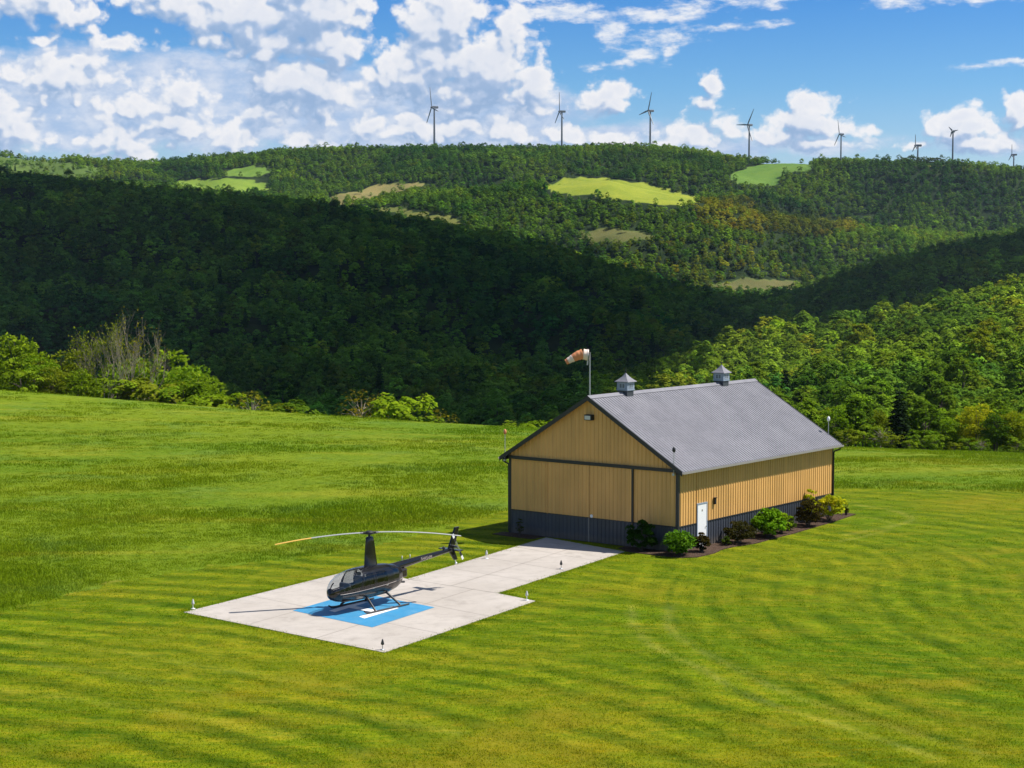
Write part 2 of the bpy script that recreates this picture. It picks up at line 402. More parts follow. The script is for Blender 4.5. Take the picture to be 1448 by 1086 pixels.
def inpoly(px, py, poly):
    r = np.zeros(px.shape, bool); n = len(poly)
    for i in range(n):
        x1, y1 = poly[i]; x2, y2 = poly[(i+1) % n]
        if y1 == y2: continue
        c = ((y1 > py) != (y2 > py)) & (px < (x2-x1)*(py-y1)/(y2-y1)+x1)
        r ^= c
    return r
def wob(X, Y, a, wl): return a*(np.sin(X*6.28/wl+1.1*np.sin(Y*6.28/wl*.7))+np.sin(Y*6.28/wl*1.3+2+np.sin(X*6.28/wl*.6)))
def land(X, Y, Z):
    """index of the field a point lies in, or -1"""
    px, py = proj(X, Y, Z)
    px = px+wob(X, Y, 1.6, 60); py = py+wob(Y, X, .5, 50)
    k = np.full(X.shape, -1)
    ok = Y > 1500
    for i, (poly, c) in enumerate(FIELDS): k[inpoly(px, py, poly) & ok & (k < 0)] = i
    return k

# one sheet of ground from behind the camera to the far hills
NQ, NY = 420, 760
qg = np.linspace(-.62, .62, NQ)
yy = np.concatenate([np.linspace(-140, 90, 24), 90+np.cumsum(np.linspace(1.2, 1.8, 110)), ])
yy = np.concatenate([yy, np.geomspace(yy[-1]+2, 4300, NY-len(yy))])
QG, YG = np.meshgrid(qg, yy); XG = QG*(YG+160)
ZG = ground_z(XG, YG)
ii = (np.arange(NY-1)[:, None]*NQ+np.arange(NQ-1)[None, :]).ravel()
me = mesh_np('ground', np.stack([XG.ravel(), YG.ravel(), ZG.ravel()], 1), np.stack([ii, ii+1, ii+NQ+1, ii+NQ], 1), True)
lk = land(XG.ravel(), YG.ravel(), ZG.ravel())
cv = np.ones((NQ*NY, 4), np.float32); cv[:, :3] = (.13,.18,.035)
for i, (poly, c) in enumerate(FIELDS): cv[lk == i, :3] = c
a = me.color_attributes.new('cover', 'FLOAT_COLOR', 'POINT'); a.data.foreach_set('color', cv.ravel())
a = me.attributes.new('infield', 'FLOAT', 'POINT'); a.data.foreach_set('value', (lk >= 0).astype(np.float32))
qq = XG/np.maximum(YG, 60)
edge = np.interp(qq, QS, Ye)
a = me.attributes.new('wooded', 'FLOAT', 'POINT'); a.data.foreach_set('value', np.clip((YG-edge-6)/14, 0, 1).astype(np.float32).ravel())
ground = link('ground', me, M['terrain']); tag(ground, kind='structure')

# ------------------------------------------------------------------ mown lawn, helipad
lawn_poly = [un(-500,985), un(-120,905), un(30,857), un(165,822), un(240,807), un(450,786), un(560,763), un(724,720), un(800,702), un(1190,689), un(1448,697), un(1900,712),
             Vector((60,60,0)), Vector((60,-120,0)), Vector((-60,-120,0))]
lp = [(p.x, p.y) for p in lawn_poly]
LX, LY = np.meshgrid(np.arange(-34, 42, .22), np.arange(42, 112, .22))
inl = inpoly(LX+wob(LX, LY, .25, 3.0), LY+wob(LY, LX, .3, 2.3), lp)
def seg_dist(X, Y, pts):
    d = np.full(X.shape, 1e9)
    for (ax, ay), (bx, by) in zip(pts[:-1], pts[1:]):
        vx, vy = bx-ax, by-ay; t = np.clip(((X-ax)*vx+(Y-ay)*vy)/(vx*vx+vy*vy), 0, 1)
        d = np.minimum(d, np.hypot(X-ax-t*vx, Y-ay-t*vy))
    return d
def curve_pts(pp, n=12):
    P = [un(*p) for p in pp]; P = [P[0]*2-P[1]]+P+[P[-1]*2-P[-2]]; out = []
    for i in range(1, len(P)-2):
        for k in range(n):
            t = k/n; a, b, c, d = P[i-1], P[i], P[i+1], P[i+2]
            q = .5*((2*b)+(c-a)*t+(2*a-5*b+4*c-d)*t*t+(3*b-a-3*c+d)*t**3); out.append((q.x, q.y))
    out.append((P[-2].x, P[-2].y)); return out
wear = np.zeros(LX.shape)
for pp, wd, st in (([(893,858),(897,885),(925,915),(985,943),(1060,985),(1180,1025),(1330,1075)], .18, .65),
                   ([(948,855),(945,885),(975,912),(1040,945),(1120,985),(1240,1022),(1400,1070)], .2, .55),
                   ([(1195,757),(1245,748),(1290,735),(1260,722),(1215,715)], .25, .6),
                   ([(1190,765),(1230,757),(1262,744),(1235,733),(1195,732)], .2, .5),
                   ([(0,930),(160,955),(330,985),(520,1015),(700,1048)], .3, .25), ([(0,905),(180,925),(360,955),(560,985)], .3, .25),
                   ([(0,975),(200,1003),(400,1040),(560,1075)], .3, .22),
                   ([(-60,872),(30,856),(165,821),(240,806),(330,796)], .25, .7)):
    d = seg_dist(LX, LY, curve_pts(pp)); wear = np.maximum(wear, st*np.exp(-(d/wd)**2)*(.65+.35*np.sin(LX*2.1+LY*1.3)*np.sin(LX*.7-LY*1.9)))
# mowing passes: straight swaths at left, swaths that follow the turn at right
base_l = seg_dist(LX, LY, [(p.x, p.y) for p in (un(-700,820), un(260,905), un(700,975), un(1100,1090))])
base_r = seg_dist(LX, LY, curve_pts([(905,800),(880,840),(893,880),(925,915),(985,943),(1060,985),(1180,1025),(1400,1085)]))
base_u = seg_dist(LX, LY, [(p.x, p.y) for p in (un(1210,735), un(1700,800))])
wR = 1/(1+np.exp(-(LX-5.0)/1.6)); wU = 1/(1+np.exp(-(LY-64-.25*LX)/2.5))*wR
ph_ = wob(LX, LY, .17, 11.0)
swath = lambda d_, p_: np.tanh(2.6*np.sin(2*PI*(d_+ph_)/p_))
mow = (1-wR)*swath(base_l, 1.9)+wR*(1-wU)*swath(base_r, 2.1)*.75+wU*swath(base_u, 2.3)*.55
g_ = np.random.default_rng(77)
def fnoise(wl, sx=1.0, sy=1.0, n_=14):
    r_ = np.zeros(LX.shape)
    for _ in range(n_):
        a_ = g_.uniform(0, 6.28); k_ = 2*PI/(wl*g_.uniform(.5, 1.7)); r_ += np.sin(k_*(LX*sx*np.cos(a_)+LY*sy*np.sin(a_))+g_.uniform(0, 6.28))
    return r_/math.sqrt(n_/2)
# ragged swath edges: noise drawn out along the passes
al_ = np.where(wR > .5, base_r, base_l); tr_ = LX*.92-LY*.39
brush = np.zeros(LX.shape)
for _ in range(26):
    kd_ = 2*PI/g_.uniform(.5, 1.6); kt_ = 2*PI/g_.uniform(2.0, 9.0)*g_.choice((-1, 1)); brush += np.sin(kd_*al_+kt_*tr_+g_.uniform(0, 6.28))
brush /= math.sqrt(13)
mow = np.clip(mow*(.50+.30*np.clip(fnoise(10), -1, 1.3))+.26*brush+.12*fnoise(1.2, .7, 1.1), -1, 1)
dry = np.clip(.30*fnoise(11)+.22*fnoise(2.6)+.15*brush+np.clip((58-LY)/10, 0, .8)+np.clip((LX-16)/30, 0, .4)-.30, 0, 1)*.7
nx, ny = LX.shape[1], LX.shape[0]
ii = (np.arange(ny-1)[:, None]*nx+np.arange(nx-1)[None, :])
keep = inl[:-1, :-1] & inl[1:, :-1] & inl[:-1, 1:] & inl[1:, 1:]
ii = ii[keep]
fc = np.stack([ii, ii+1, ii+nx+1, ii+nx], 1)
used = np.unique(fc); rm = np.full(nx*ny, -1); rm[used] = np.arange(len(used))
lv = np.stack([LX.ravel(), LY.ravel(), np.full(nx*ny, .02)], 1)[used]
lv[:, 2] += .02*np.sin(lv[:, 0]*.9)*np.sin(lv[:, 1]*.7)*0
me = mesh_np('lawn', lv, rm[fc], True)
a = me.attributes.new('wear', 'FLOAT', 'POINT'); a.data.foreach_set('value', wear.ravel()[used].astype(np.float32))
for nm_, ar_ in (('mow', mow), ('dry', dry)):
    a = me.attributes.new(nm_, 'FLOAT', 'POINT'); a.data.foreach_set('value', ar_.ravel()[used].astype(np.float32))
lawn = link('lawn', me, M['lawn']); tag(lawn, kind='structure')

ZP = .04                                                 # top of the concrete
padL, padF, padR, notch = un(260,867), un(543,924), un(757,851), un(703,840)
drvR, drvL, back, back2 = un(884,781), un(772,761), un(576,820), un(516,803)
pad = MB()
outline = [padL, padF, padR, notch, drvR, drvL, back, back2]
pad.prism([(p.x, p.y) for p in outline], -.2, ZP)
helipad = pad.build('helipad', M['concrete']); tag(helipad, kind='structure')
def strip(a, b, w, z, mb):
    a = Vector(a[:2]); b = Vector(b[:2]); n = (b-a).normalized(); n = Vector((-n.y, n.x))*w/2
    mb.add([(*(a-n), z), (*(b-n), z), (*(b+n), z), (*(a+n), z)], [(0,1,2,3)])
def lerp(a, b, t): return a+(b-a)*t
jm = MB()
for t in (1/3, 2/3):
    strip(lerp(padL, back2, t), lerp(padF, padR, t), .035, ZP+.003, jm)
for t in (.34, .68):
    strip(lerp(padL, padF, t), lerp(back2, padR, t*.98), .035, ZP+.0045, jm)
for t in (.25, .5, .75):
    strip(lerp(back, drvL, t), lerp(notch, drvR, t), .035, ZP+.003, jm)
strip(back, notch, .035, ZP+.0045, jm)
strip(lerp(back, notch, .5), lerp(drvL, drvR, .5), .03, ZP+.006, jm)
jm.build('expansion_joint', M['joint'], helipad)
bL, bF, bR = un(414,865), un(526.4,888.8), un(614.6,860.3); bB = bL+bR-bF
sq = MB(); sq.add([(p.x, p.y, ZP+.008) for p in (bL, bF, bR, bB)], [(0,1,2,3)])
blue = sq.build('painted_square', M['blue'], helipad)
hm = MB()
def quad(ps, z): hm.add([(p.x, p.y, z) for p in ps], [(0,1,2,3)])
n1 = [un(507.5,873.7), un(515.5,876.3), un(564,861.6), un(554.8,859.5)]; n2 = [un(465,865.4), un(473.6,867.3), un(520.2,853.3), un(511,851.5)]
quad(n1, ZP+.012); quad(n2, ZP+.012)
c1 = lerp(n2[1], n2[2], .42); c2 = lerp(n2[1], n2[2], .60); c3 = lerp(n1[0], n1[3], .60); c4 = lerp(n1[0], n1[3], .42)
quad([c1, c4, c3, c2], ZP+.0121)
hm.build('white_letter_h', M['white_line'], blue)

# ------------------------------------------------------------------ hangar
HA = .661; HO = Vector((7.812, 81.172, 0)); HW, HL = 10.04, 15.5; WZ, BZ, RZ, EZ = 1.22, 3.83, 7.178, 3.885; OS, OF = .40, .305
A3 = Vector((math.sin(HA), math.cos(HA), 0)); B3 = Vector((-math.cos(HA), math.sin(HA), 0))
hang = empty('hangar', HO, PI/2-HA, 'large tan metal hangar with slate base and grey gabled roof', 'hangar')
def hw(t, b, z=0): return HO+A3*t+B3*b+Vector((0,0,z))    # hangar coordinates to world
SL = (RZ-EZ)/(HW/2+OS)                                     # roof slope
def roofz(b): return RZ-SL*abs(b-HW/2)
def ribbed(P, u, nrm, w, lo, hi, sp=.23, rh=.03, u0=0.0):
    """ribbed sheet: P origin, u direction of width, nrm outward; lo/hi: functions of distance along u"""
    P = Vector(P); u = Vector(u); nrm = Vector(nrm); prof = []
    x = 0.0; k0 = math.floor(u0/sp)
    pts = {0.0: 0.0, w: 0.0}
    k = k0
    while k*sp-u0 < w+sp:
        c = k*sp-u0
        for dx, hh in ((-.042, 0), (-.020, rh), (.020, rh), (.042, 0)):
            if 0 < c+dx < w: pts[c+dx] = hh
        k += 1
    for br in getattr(hi, 'brk', []):
        if br not in pts: pts[br] = 0.0
    us = sorted(pts); vs = []; fs = []
    for q in us:
        a = P+u*q+nrm*pts[q]; vs += [a+Vector((0,0,lo(q))), a+Vector((0,0,hi(q)))]
    for i in range(len(us)-1): fs.append((2*i, 2*i+2, 2*i+3, 2*i+1))
    mb = MB(); mb.add(vs, fs); return mb
c_ = lambda v: (lambda q: v)
D0, D1 = 2.55, 7.62                                        # sliding doors from..to across the front
# front wall (x=0 facing -x): width runs along +y
for y0, y1 in ((0, D0), (D1, HW)):
    ribbed((0,y0,0), (0,1,0), (-1,0,0), y1-y0, c_(WZ+.02), c_(BZ-.02), u0=y0).build('front_panel', M['tan'], hang)
    ribbed((0,y0,0), (0,1,0), (-1,0,0), y1-y0, c_(.02), c_(WZ-.02), u0=y0).build('wainscot', M['slate'], hang)
gb = lambda q: roofz(q)-.10
gb.brk = [HW/2]
ribbed((0,0,0), (0,1,0), (-1,0,0), HW, c_(BZ+.08), gb).build('gable_panel', M['tan'], hang)
ribbed((HL,0,0), (0,1,0), (1,0,0), HW, c_(WZ), gb).build('rear_panel', M['tan'], hang)
ribbed((HL,0,0), (0,1,0), (1,0,0), HW, c_(-.3), c_(WZ)).build('wainscot', M['slate'], hang)
# side walls
WD0, WD1 = 1.62, 2.56                                       # walk door
sw = ribbed((0,0,0), (1,0,0), (0,-1,0), WD0, c_(WZ+.02), c_(EZ)); s2 = ribbed((WD0,0,0), (1,0,0), (0,-1,0), WD1-WD0, c_(2.17), c_(EZ), u0=WD0); s3 = ribbed((WD1,0,0), (1,0,0), (0,-1,0), HL-WD1, c_(WZ+.02), c_(EZ), u0=WD1)
for q in (s2, s3): sw.add(q.v, q.f)
sw.build('side_panel', M['tan'], hang)
sw = ribbed((0,0,0), (1,0,0), (0,-1,0), WD0, c_(.02), c_(WZ-.02)); s3 = ribbed((WD1,0,0), (1,0,0), (0,-1,0), HL-WD1, c_(.02), c_(WZ-.02), u0=WD1); sw.add(s3.v, s3.f)
sw.build('wainscot', M['slate'], hang)
ribbed((0,HW,0), (1,0,0), (0,1,0), HL, c_(WZ), c_(EZ)).build('side_panel', M['tan'], hang)
ribbed((0,HW,0), (1,0,0), (0,1,0), HL, c_(-.3), c_(WZ)).build('wainscot', M['slate'], hang)
# belt strips between tan and slate
for bx in ((-.034,.0,D1+.03,HW), (-.034,.0,0,D0-.1), (.0,WD0-.005,-.034,0), (WD1+.005,HL-.1,-.034,0)):
    tb = MB(); tb.box(*bx, WZ-.025,WZ+.025); tb.build('belt_strip', M['trim'], hang)
mb = MB(); mb.box(.03,HL-.03,.03,HW-.03,-.25,.015); mb.build('floor_slab', M['concrete'], hang)
# sliding doors
for y0, y1, hside in ((D0+.03, (D0+D1)/2-.012, 1), ((D0+D1)/2+.012, D1-.02, 0)):
    d = ribbed((-.055,y0,0), (0,1,0), (-1,0,0), y1-y0, c_(WZ+.03), c_(BZ-.03), u0=y0)
    d.box(-.053,-.02,y0,y1,.05,BZ-.02)
    do = d.build('sliding_door', M['tan'], hang)
    ribbed((-.056,y0,0), (0,1,0), (-1,0,0), y1-y0, c_(.05), c_(WZ-.01), u0=y0).build('wainscot', M['slate'], do)
    st = MB(); st.box(-.062,-.05,y0,y1,WZ-.012,WZ+.032); st.build('belt_strip', M['trim'], do)
    if hside:
        hb = MB(); hb.tube([(-.08,y1-.16,1.33),(-.105,y1-.16,1.33)], .085, 14); hb.build('handle', M['white'], do)
        hb = MB(); hb.box(-.088,-.07,y1-.02,y1+.022,.05,WZ); hb.build('meeting_strip', M['gutter'], do)
mb = MB(); mb.box(-.13,-.005,-.02,HW+.02,BZ-.02,BZ+.13); bevel(mb.build('door_track', M['trim'], hang), .01)
mb = MB(); mb.box(-.10,-.024,D0-.06,D0+.03,WZ-.02,BZ-.02); mb.build('door_post', M['trim'], hang)
mb = MB(); mb.box(-.075,-.024,D1-.015,D1+.02,WZ,BZ-.02); mb.build('door_post', M['tan'], hang)
for y0, y1 in ((-.03,.12), (HW-.12,HW+.03)):
    for x0, x1 in ((-.03,.11), (HL-.11,HL+.03)):
        mb = MB(); mb.box(x0,x1,y0,y1,-.05,EZ-.02); mb.build('corner_trim', M['trim'], hang)
# walk door
mb = MB(); mb.box(WD0+.06,WD1-.06,-.045,.0,.06,2.10); wd = mb.build('walk_door', M['white'], hang); bevel(wd, .006)
fr = MB(); fr.box(WD0,WD0+.06,-.06,.01,.03,2.17); fr.box(WD1-.06,WD1,-.06,.01,.03,2.17); fr.box(WD0+.06,WD1-.06,-.06,.01,2.10,2.17); fr.build('door_frame', M['cupola'], wd)
kn = MB(); kn.tube([(WD1-.15,-.045,1.0),(WD1-.15,-.10,1.0)], [.02,.035], 10); kn.build('handle', M['chrome'], wd)
pl = MB(); pl.box((WD0+WD1)/2-.05,(WD0+WD1)/2+.05,-.05,-.044,1.75,1.85); pl.build('door_plate', M['gutter'], wd)
mb = MB(); mb.box(WD0-.1,WD1+.1,-.7,-.03,-.05,.05); mb.build('door_step', M['concrete'], hang)
mb = MB(); mb.box(3.16,3.26,-.13,-.02,1.98,2.28); mb.box(3.13,3.29,-.16,-.02,2.28,2.31); mb.build('wall_lamp', M['flat_black'], hang)
# roof: two ribbed slopes with thickness, fascia and gutters
def slope(sgn):
    mb = MB(); y1 = HW/2; y0 = -OS if sgn > 0 else HW+OS
    X0, X1 = -OF, HL+OF; us = []
    k = 0
    pts = {X0: 0.0, X1: 0.0}
    while X0+.1+k*.23 < X1:
        c = X0+.1+k*.23
        for dx, hh in ((-.034,0),(-.014,.026),(.014,.026),(.034,0)):
            if X0 < c+dx < X1: pts[c+dx] = hh
        k += 1
    us = sorted(pts); vs = []; fs = []
    for q in us:
        vs += [(q, y0, EZ+pts[q]*1.3), (q, y1, RZ+pts[q]*1.3)]
    for i in range(len(us)-1):
        f = (2*i, 2*i+2, 2*i+3, 2*i+1); fs.append(f if sgn > 0 else tuple(reversed(f)))
    mb.add(vs, fs)
    b0 = len(mb.v)
    mb.add([(X0,y0,EZ-.07),(X1,y0,EZ-.07),(X1,y1,RZ-.07),(X0,y1,RZ-.07),(X0,y0,EZ),(X1,y0,EZ),(X1,y1,RZ),(X0,y1,RZ)],
           [(0,3,2,1) if sgn > 0 else (0,1,2,3), (0,1,5,4), (1,2,6,5), (3,0,4,7)])
    return mb
r1 = slope(1); r2 = slope(-1); r1.add(r2.v, r2.f)
roof = r1.build('roof', M['roofmetal'], hang)
rc = MB(); rc.add([(-OF-.01,HW/2-.2,RZ-.2*SL+.04),(HL+OF+.01,HW/2-.2,RZ-.2*SL+.04),(HL+OF+.01,HW/2,RZ+.06),(-OF-.01,HW/2,RZ+.06),(HL+OF+.01,HW/2+.2,RZ-.2*SL+.04),(-OF-.01,HW/2+.2,RZ-.2*SL+.04)], [(0,1,2,3),(3,2,4,5)])
rc.build('ridge_cap', M['roofmetal'], roof)
for x0 in (-OF-.03, HL+OF):
    mb = MB()
    for ya, yb in ((-OS-.02, HW/2), (HW+OS+.02, HW/2)):
        za, zb = roofz(ya), RZ
        mb.add([(x0,ya,za-.19),(x0+.03,ya,za-.19),(x0+.03,yb,zb-.19),(x0,yb,zb-.19),(x0,ya,za+.035),(x0+.03,ya,za+.035),(x0+.03,yb,zb+.035),(x0,yb,zb+.035)],
               [(0,1,2,3),(4,7,6,5),(0,4,5,1),(1,5,6,2),(2,6,7,3),(3,7,4,0)])
    mb.build('rake_trim', M['trim'], hang)
sf = MB(); sf.box(-OF,HL+OF,-OS+.01,.0,EZ-.10,EZ-.085); sf.box(-OF,HL+OF,HW,HW+OS-.01,EZ-.10,EZ-.085); sf.build('soffit', M['trim'], hang)
for y0, y1 in ((-OS-.11,-OS), (HW+OS,HW+OS+.11)):
    g = MB(); g.box(-OF,HL+OF,y0,y1,EZ-.105,EZ-.09); g.box(-OF,HL+OF,*((y0,y0+.012) if y0 < 0 else (y1-.012,y1)),EZ-.09,EZ-.02); g.box(-OF,HL+OF,*((y1-.012,y1) if y0 < 0 else (y0,y0+.012)),EZ-.09,EZ-.022)
    g.build('gutter', M['gutter'], hang)
for xx, yy_ in ((HL-.02,-1), (HL-.02,1), (.02,1)):
    s = -1 if yy_ < 0 else 1; yb = 0 if s < 0 else HW
    g = MB(); g.tube([(xx, yb+s*(OS+.05), EZ-.13), (xx, yb+s*(OS+.05), EZ-.22), (xx, yb+s*.11, EZ-.36), (xx, yb+s*.075, EZ-.46), (xx, yb+s*.075, .12)], .042, 8)
    g.build('downspout', M['trim'], hang)
g = MB(); g.tube([(9.1,-.08,.05),(9.1,-.08,1.0)], .07, 10); g.tube([(9.1,-.08,1.0),(9.1,-.08,1.12)], [.10,.06], 10); g.build('standpipe', M['flat_black'], hang)
# floodlight on the gable
fl = MB(); fl.box(-.30,-.02,HW/2-.22,HW/2+.22,6.02,6.30); fo = fl.build('floodlight', M['flat_black'], hang); bevel(fo, .03)
ln = MB(); ln.add([(-.315,HW/2-.17,6.06),(-.315,HW/2+.17,6.06),(-.315,HW/2+.17,6.25),(-.315,HW/2-.17,6.25)], [(0,3,2,1)]); ln.build('lens', M['lens'], fo)
# cupolas
def cupola(xc):
    y = HW/2; w = .285; Q = .66
    lo = MB(); lo.add([(xc-w,y-w,RZ-w*SL),(xc+w,y-w,RZ-w*SL),(xc+w,y,RZ),(xc+w,y+w,RZ-w*SL),(xc-w,y+w,RZ-w*SL),(xc-w,y,RZ)]+[(xc-w,y-w,RZ+.22*Q),(xc+w,y-w,RZ+.22*Q),(xc+w,y,RZ+.22*Q),(xc+w,y+w,RZ+.22*Q),(xc-w,y+w,RZ+.22*Q),(xc-w,y,RZ+.22*Q)],
        [(0,1,7,6),(1,2,8,7),(2,3,9,8),(3,4,10,9),(4,5,11,10),(5,0,6,11),(6,7,8,9,10,11)])
    c = lo.build('cupola', M['cupola_dark'], hang)
    b = MB(); b.box(xc-w-.03,xc+w+.03,y-w-.03,y+w+.03,RZ+.22*Q,RZ+.86*Q); b.box(xc-w-.05,xc+w+.05,y-w-.05,y+w+.05,RZ+.20*Q,RZ+.26*Q); b.build('cupola_body', M['cupola'], c)
    for k in range(4):
        Mx = Matrix.Translation((xc,y,0)) @ Matrix.Rotation(k*PI/2, 4, 'Z'); l = MB(); gl = MB()
        l.box(-.27*Q,.27*Q,-w-.045,-w-.03,RZ+.36*Q,RZ+.40*Q,Mx); l.box(-.27*Q,.27*Q,-w-.045,-w-.03,RZ+.70*Q,RZ+.74*Q,Mx)
        l.box(-.27*Q,-.23*Q,-w-.045,-w-.03,RZ+.40*Q,RZ+.70*Q,Mx); l.box(.23*Q,.27*Q,-w-.045,-w-.03,RZ+.40*Q,RZ+.70*Q,Mx); l.box(-.02*Q,.02*Q,-w-.045,-w-.03,RZ+.40*Q,RZ+.70*Q,Mx)
        l.build('window_frame', M['cup_trim'], c)
        gl.box(-.23*Q,.23*Q,-w-.038,-w-.03,RZ+.40*Q,RZ+.70*Q,Mx); gl.build('window_pane', M['cup_pane'], c)
    rf = MB(); rings = ((.62*Q,RZ+.84*Q),(.60*Q,RZ+.88*Q),(.42*Q,RZ+1.02*Q),(.24*Q,RZ+1.20*Q),(.09*Q,RZ+1.40*Q),(.03*Q,RZ+1.50*Q))
    vs = [(xc+sx*r, y+sy*r, z) for r, z in rings for sx, sy in ((-1,-1),(1,-1),(1,1),(-1,1))]
    fs = [(3,2,1,0)]+[(4*i+k, 4*i+(k+1)%4, 4*i+4+(k+1)%4, 4*i+4+k) for i in range(len(rings)-1) for k in range(4)]+[(20,21,22,23)]
    rf.add(vs, fs); rf.build('cupola_roof', M['roofmetal'], c)
    fi = MB(); fi.lathe([(.014,0),(.014,.06),(.04,.09),(.04,.12),(.012,.15),(.009,.29),(.0,.32)], (xc,y,RZ+1.48*Q), 10); fi.build('finial', M['trim'], c)
cupola(2.98); cupola(12.2)
# obstruction lamps on thin poles at the eaves
def beacon(x, y, z0, hh, m):
    p = MB(); p.tube([(x,y,z0),(x,y,z0+hh)], .018, 6); p.box(x-.06,x+.06,y-.06,y+.06,z0-.1,z0)
    b = p.build('obstruction_lamp', M['galv'], hang)
    l = MB(); l.lathe([(.0,0),(.05,.0),(.075,.05),(.085,.12),(.07,.2),(.03,.25),(0,.26)], (x,y,z0+hh), 12); l.build('lens', m, b)
beacon(-.2, HW+.15, EZ-.10, 1.25, M['amber']); beacon(-.2, .12, EZ-.10, 1.0, M['trim']); beacon(HL+.15, .35, EZ+.18, 1.05, M['white'])
# ------------------------------------------------------------------ windsock
wsb = hw(-.12, HW/2, RZ+.05)
ws = empty('windsock', wsb, 0, 'orange and white windsock drooping from a thin pole above the gable peak', 'windsock')
PH = 2.1
mb = MB(); mb.tube([(0,0,-.1),(0,0,PH)], [.035,.028], 8); mb.build('pole', M['galv'], ws)
axis = [Vector((-.10,0,PH-.13)), Vector((-.34,-.02,PH-.09)), Vector((-.58,-.03,PH-.16)), Vector((-.82,-.05,PH-.28)), Vector((-1.06,-.06,PH-.42)), Vector((-1.17,-.06,PH-.48))]
rad = [.27,.25,.225,.185,.145,.13]
def sock_piece(i0, i1):
    ax = axis[i0:i1+1]; rd = rad[i0:i1+1]
    m = MB(); pts = []; rr = []
    for i in range(len(ax)-1):
        for k in range(5):
            t = k/5; pts.append(ax[i].lerp(ax[i+1], t)); rr.append((rd[i]*(1-t)+rd[i+1]*t)*(1+.05*math.sin(9*(i+t))))
    pts.append(ax[-1]); rr.append(rd[-1])
    m.tube(pts, rr, 18, cap=False); return m
sk = sock_piece(1, 3).build('sock', M['orange'], ws)
sock_piece(0, 1).build('white_band', M['sockwhite'], sk); sock_piece(3, 4).build('white_band', M['sockwhite'], sk); sock_piece(4, 5).build('orange_tip', M['orange'], sk)
hoop = MB(); hoop.tube([(axis[0].x, .27*math.cos(k*PI/8), axis[0].z+.27*math.sin(k*PI/8)) for k in range(17)], .02, 6); hoop.tube([(0,0,PH-.13),(-.1,0,PH-.13)], .03, 6)
hoop.tube([(-.1,0,PH-.40),(-.12,0,PH-.62)], .04, 6); hoop.build('hoop', M['galv'], ws)

# ------------------------------------------------------------------ pad edge lamps
lampspec = [((273,861), 'clear edge lamp at the far left corner of the helipad', 'white'), ((541,919), 'dark edge lamp at the nearest corner of the helipad', 'dark'),
            ((745,849), 'pale edge lamp at the right corner of the helipad beside the lawn', 'white'), ((793.5,804.5), 'dark edge lamp on the right edge of the hangar driveway', 'dark'),
            ((688,790), 'pale edge lamp on the left edge of the driveway behind the tail', 'white')]
for (x, y), lab, k in lampspec:
    p = un(x, y, ZP)
    r = empty('edge_lamp', (p.x, p.y, ZP), 0, lab, 'landing light', 'lamps round the helipad'); r.scale = (.7,.7,.85)
    b = MB(); b.lathe([(.0,0),(.13,0),(.13,.02),(.03,.035),(.022,.05),(.022,.20),(.05,.21)], n=12); b.build('base', M['white_line'] if k == 'white' else M['galv'], r)
    l = MB(); l.lathe([(.05,.21),(.085,.235),(.085,.28),(.06,.36),(.035,.43),(.02,.46),(0,.465)], n=12); l.build('lens', M['lens'] if k == 'white' else M['skid'], r)

# ------------------------------------------------------------------ helicopter
HS = .88; HDIR = R(52)
heli = empty('helicopter', (-5.63, 68.0, ZP), HDIR+PI, 'glossy black helicopter parked on its skids on the blue square', 'helicopter')
heli.scale = (HS, HS, .92)
secx = np.array([2.62,2.57,2.45,2.2,1.8,1.3,.8,.2,-.4,-1.0,-1.5,-1.85,-2.1,-2.2])
top = np.array([1.02,1.20,1.42,1.66,1.88,2.00,2.05,2.06,2.05,2.00,1.90,1.78,1.64,1.52])
bot = np.array([.98,.86,.74,.62,.55,.51,.50,.50,.52,.58,.68,.82,1.02,1.22])
hwd = np.array([.02,.17,.31,.46,.57,.625,.645,.645,.63,.57,.46,.33,.18,.05])
def fus(xs, ph, off=0.0):
    o = np.argsort(secx)
    T = np.interp(xs, secx[o], top[o]); B_ = np.interp(xs, secx[o], bot[o]); W_ = np.interp(xs, secx[o], hwd[o])
    e = 2/2.5
    y = (W_+off)*np.sign(np.cos(ph))*np.abs(np.cos(ph))**e
    z = (T+B_)/2+((T-B_)/2+off)*np.sign(np.sin(ph))*np.abs(np.sin(ph))**e
    return y, z
o = np.argsort(secx)
def smooth_arr(a):
    xs = np.linspace(secx.min(), secx.max(), 200); v = np.interp(xs, secx[o], a[o])
    for _ in range(3): v[1:-1] = (v[:-2]+2*v[1:-1]+v[2:])/4
    return xs, v
_sx, top_s = smooth_arr(top); _, bot_s = smooth_arr(bot); _, hwd_s = smooth_arr(hwd)
secx, top, bot, hwd = _sx, top_s, bot_s, hwd_s
NXF, NPF = 130, 96
fx = np.concatenate([np.linspace(-2.2,-2.0,6)[:-1], np.linspace(-2.0,2.4,NXF-16), np.linspace(2.4,2.62,12)[1:]])
NXF = len(fx)
ph = np.linspace(0, 2*PI, NPF+1)[:-1]
FX, FP = np.meshgrid(fx, ph, indexing='ij')
FY, FZ = fus(FX, FP)
I, J = np.meshgrid(np.arange(NXF-1), np.arange(NPF), indexing='ij')
q4 = np.stack([I*NPF+J, I*NPF+(J+1) % NPF, (I+1)*NPF+(J+1) % NPF, (I+1)*NPF+J], -1).reshape(-1, 4)
fv = np.stack([FX.ravel(), FY.ravel(), FZ.ravel()], 1)
fc3 = fv[q4].mean(1); cx, cy, cz = fc3.T
ay = np.abs(cy)
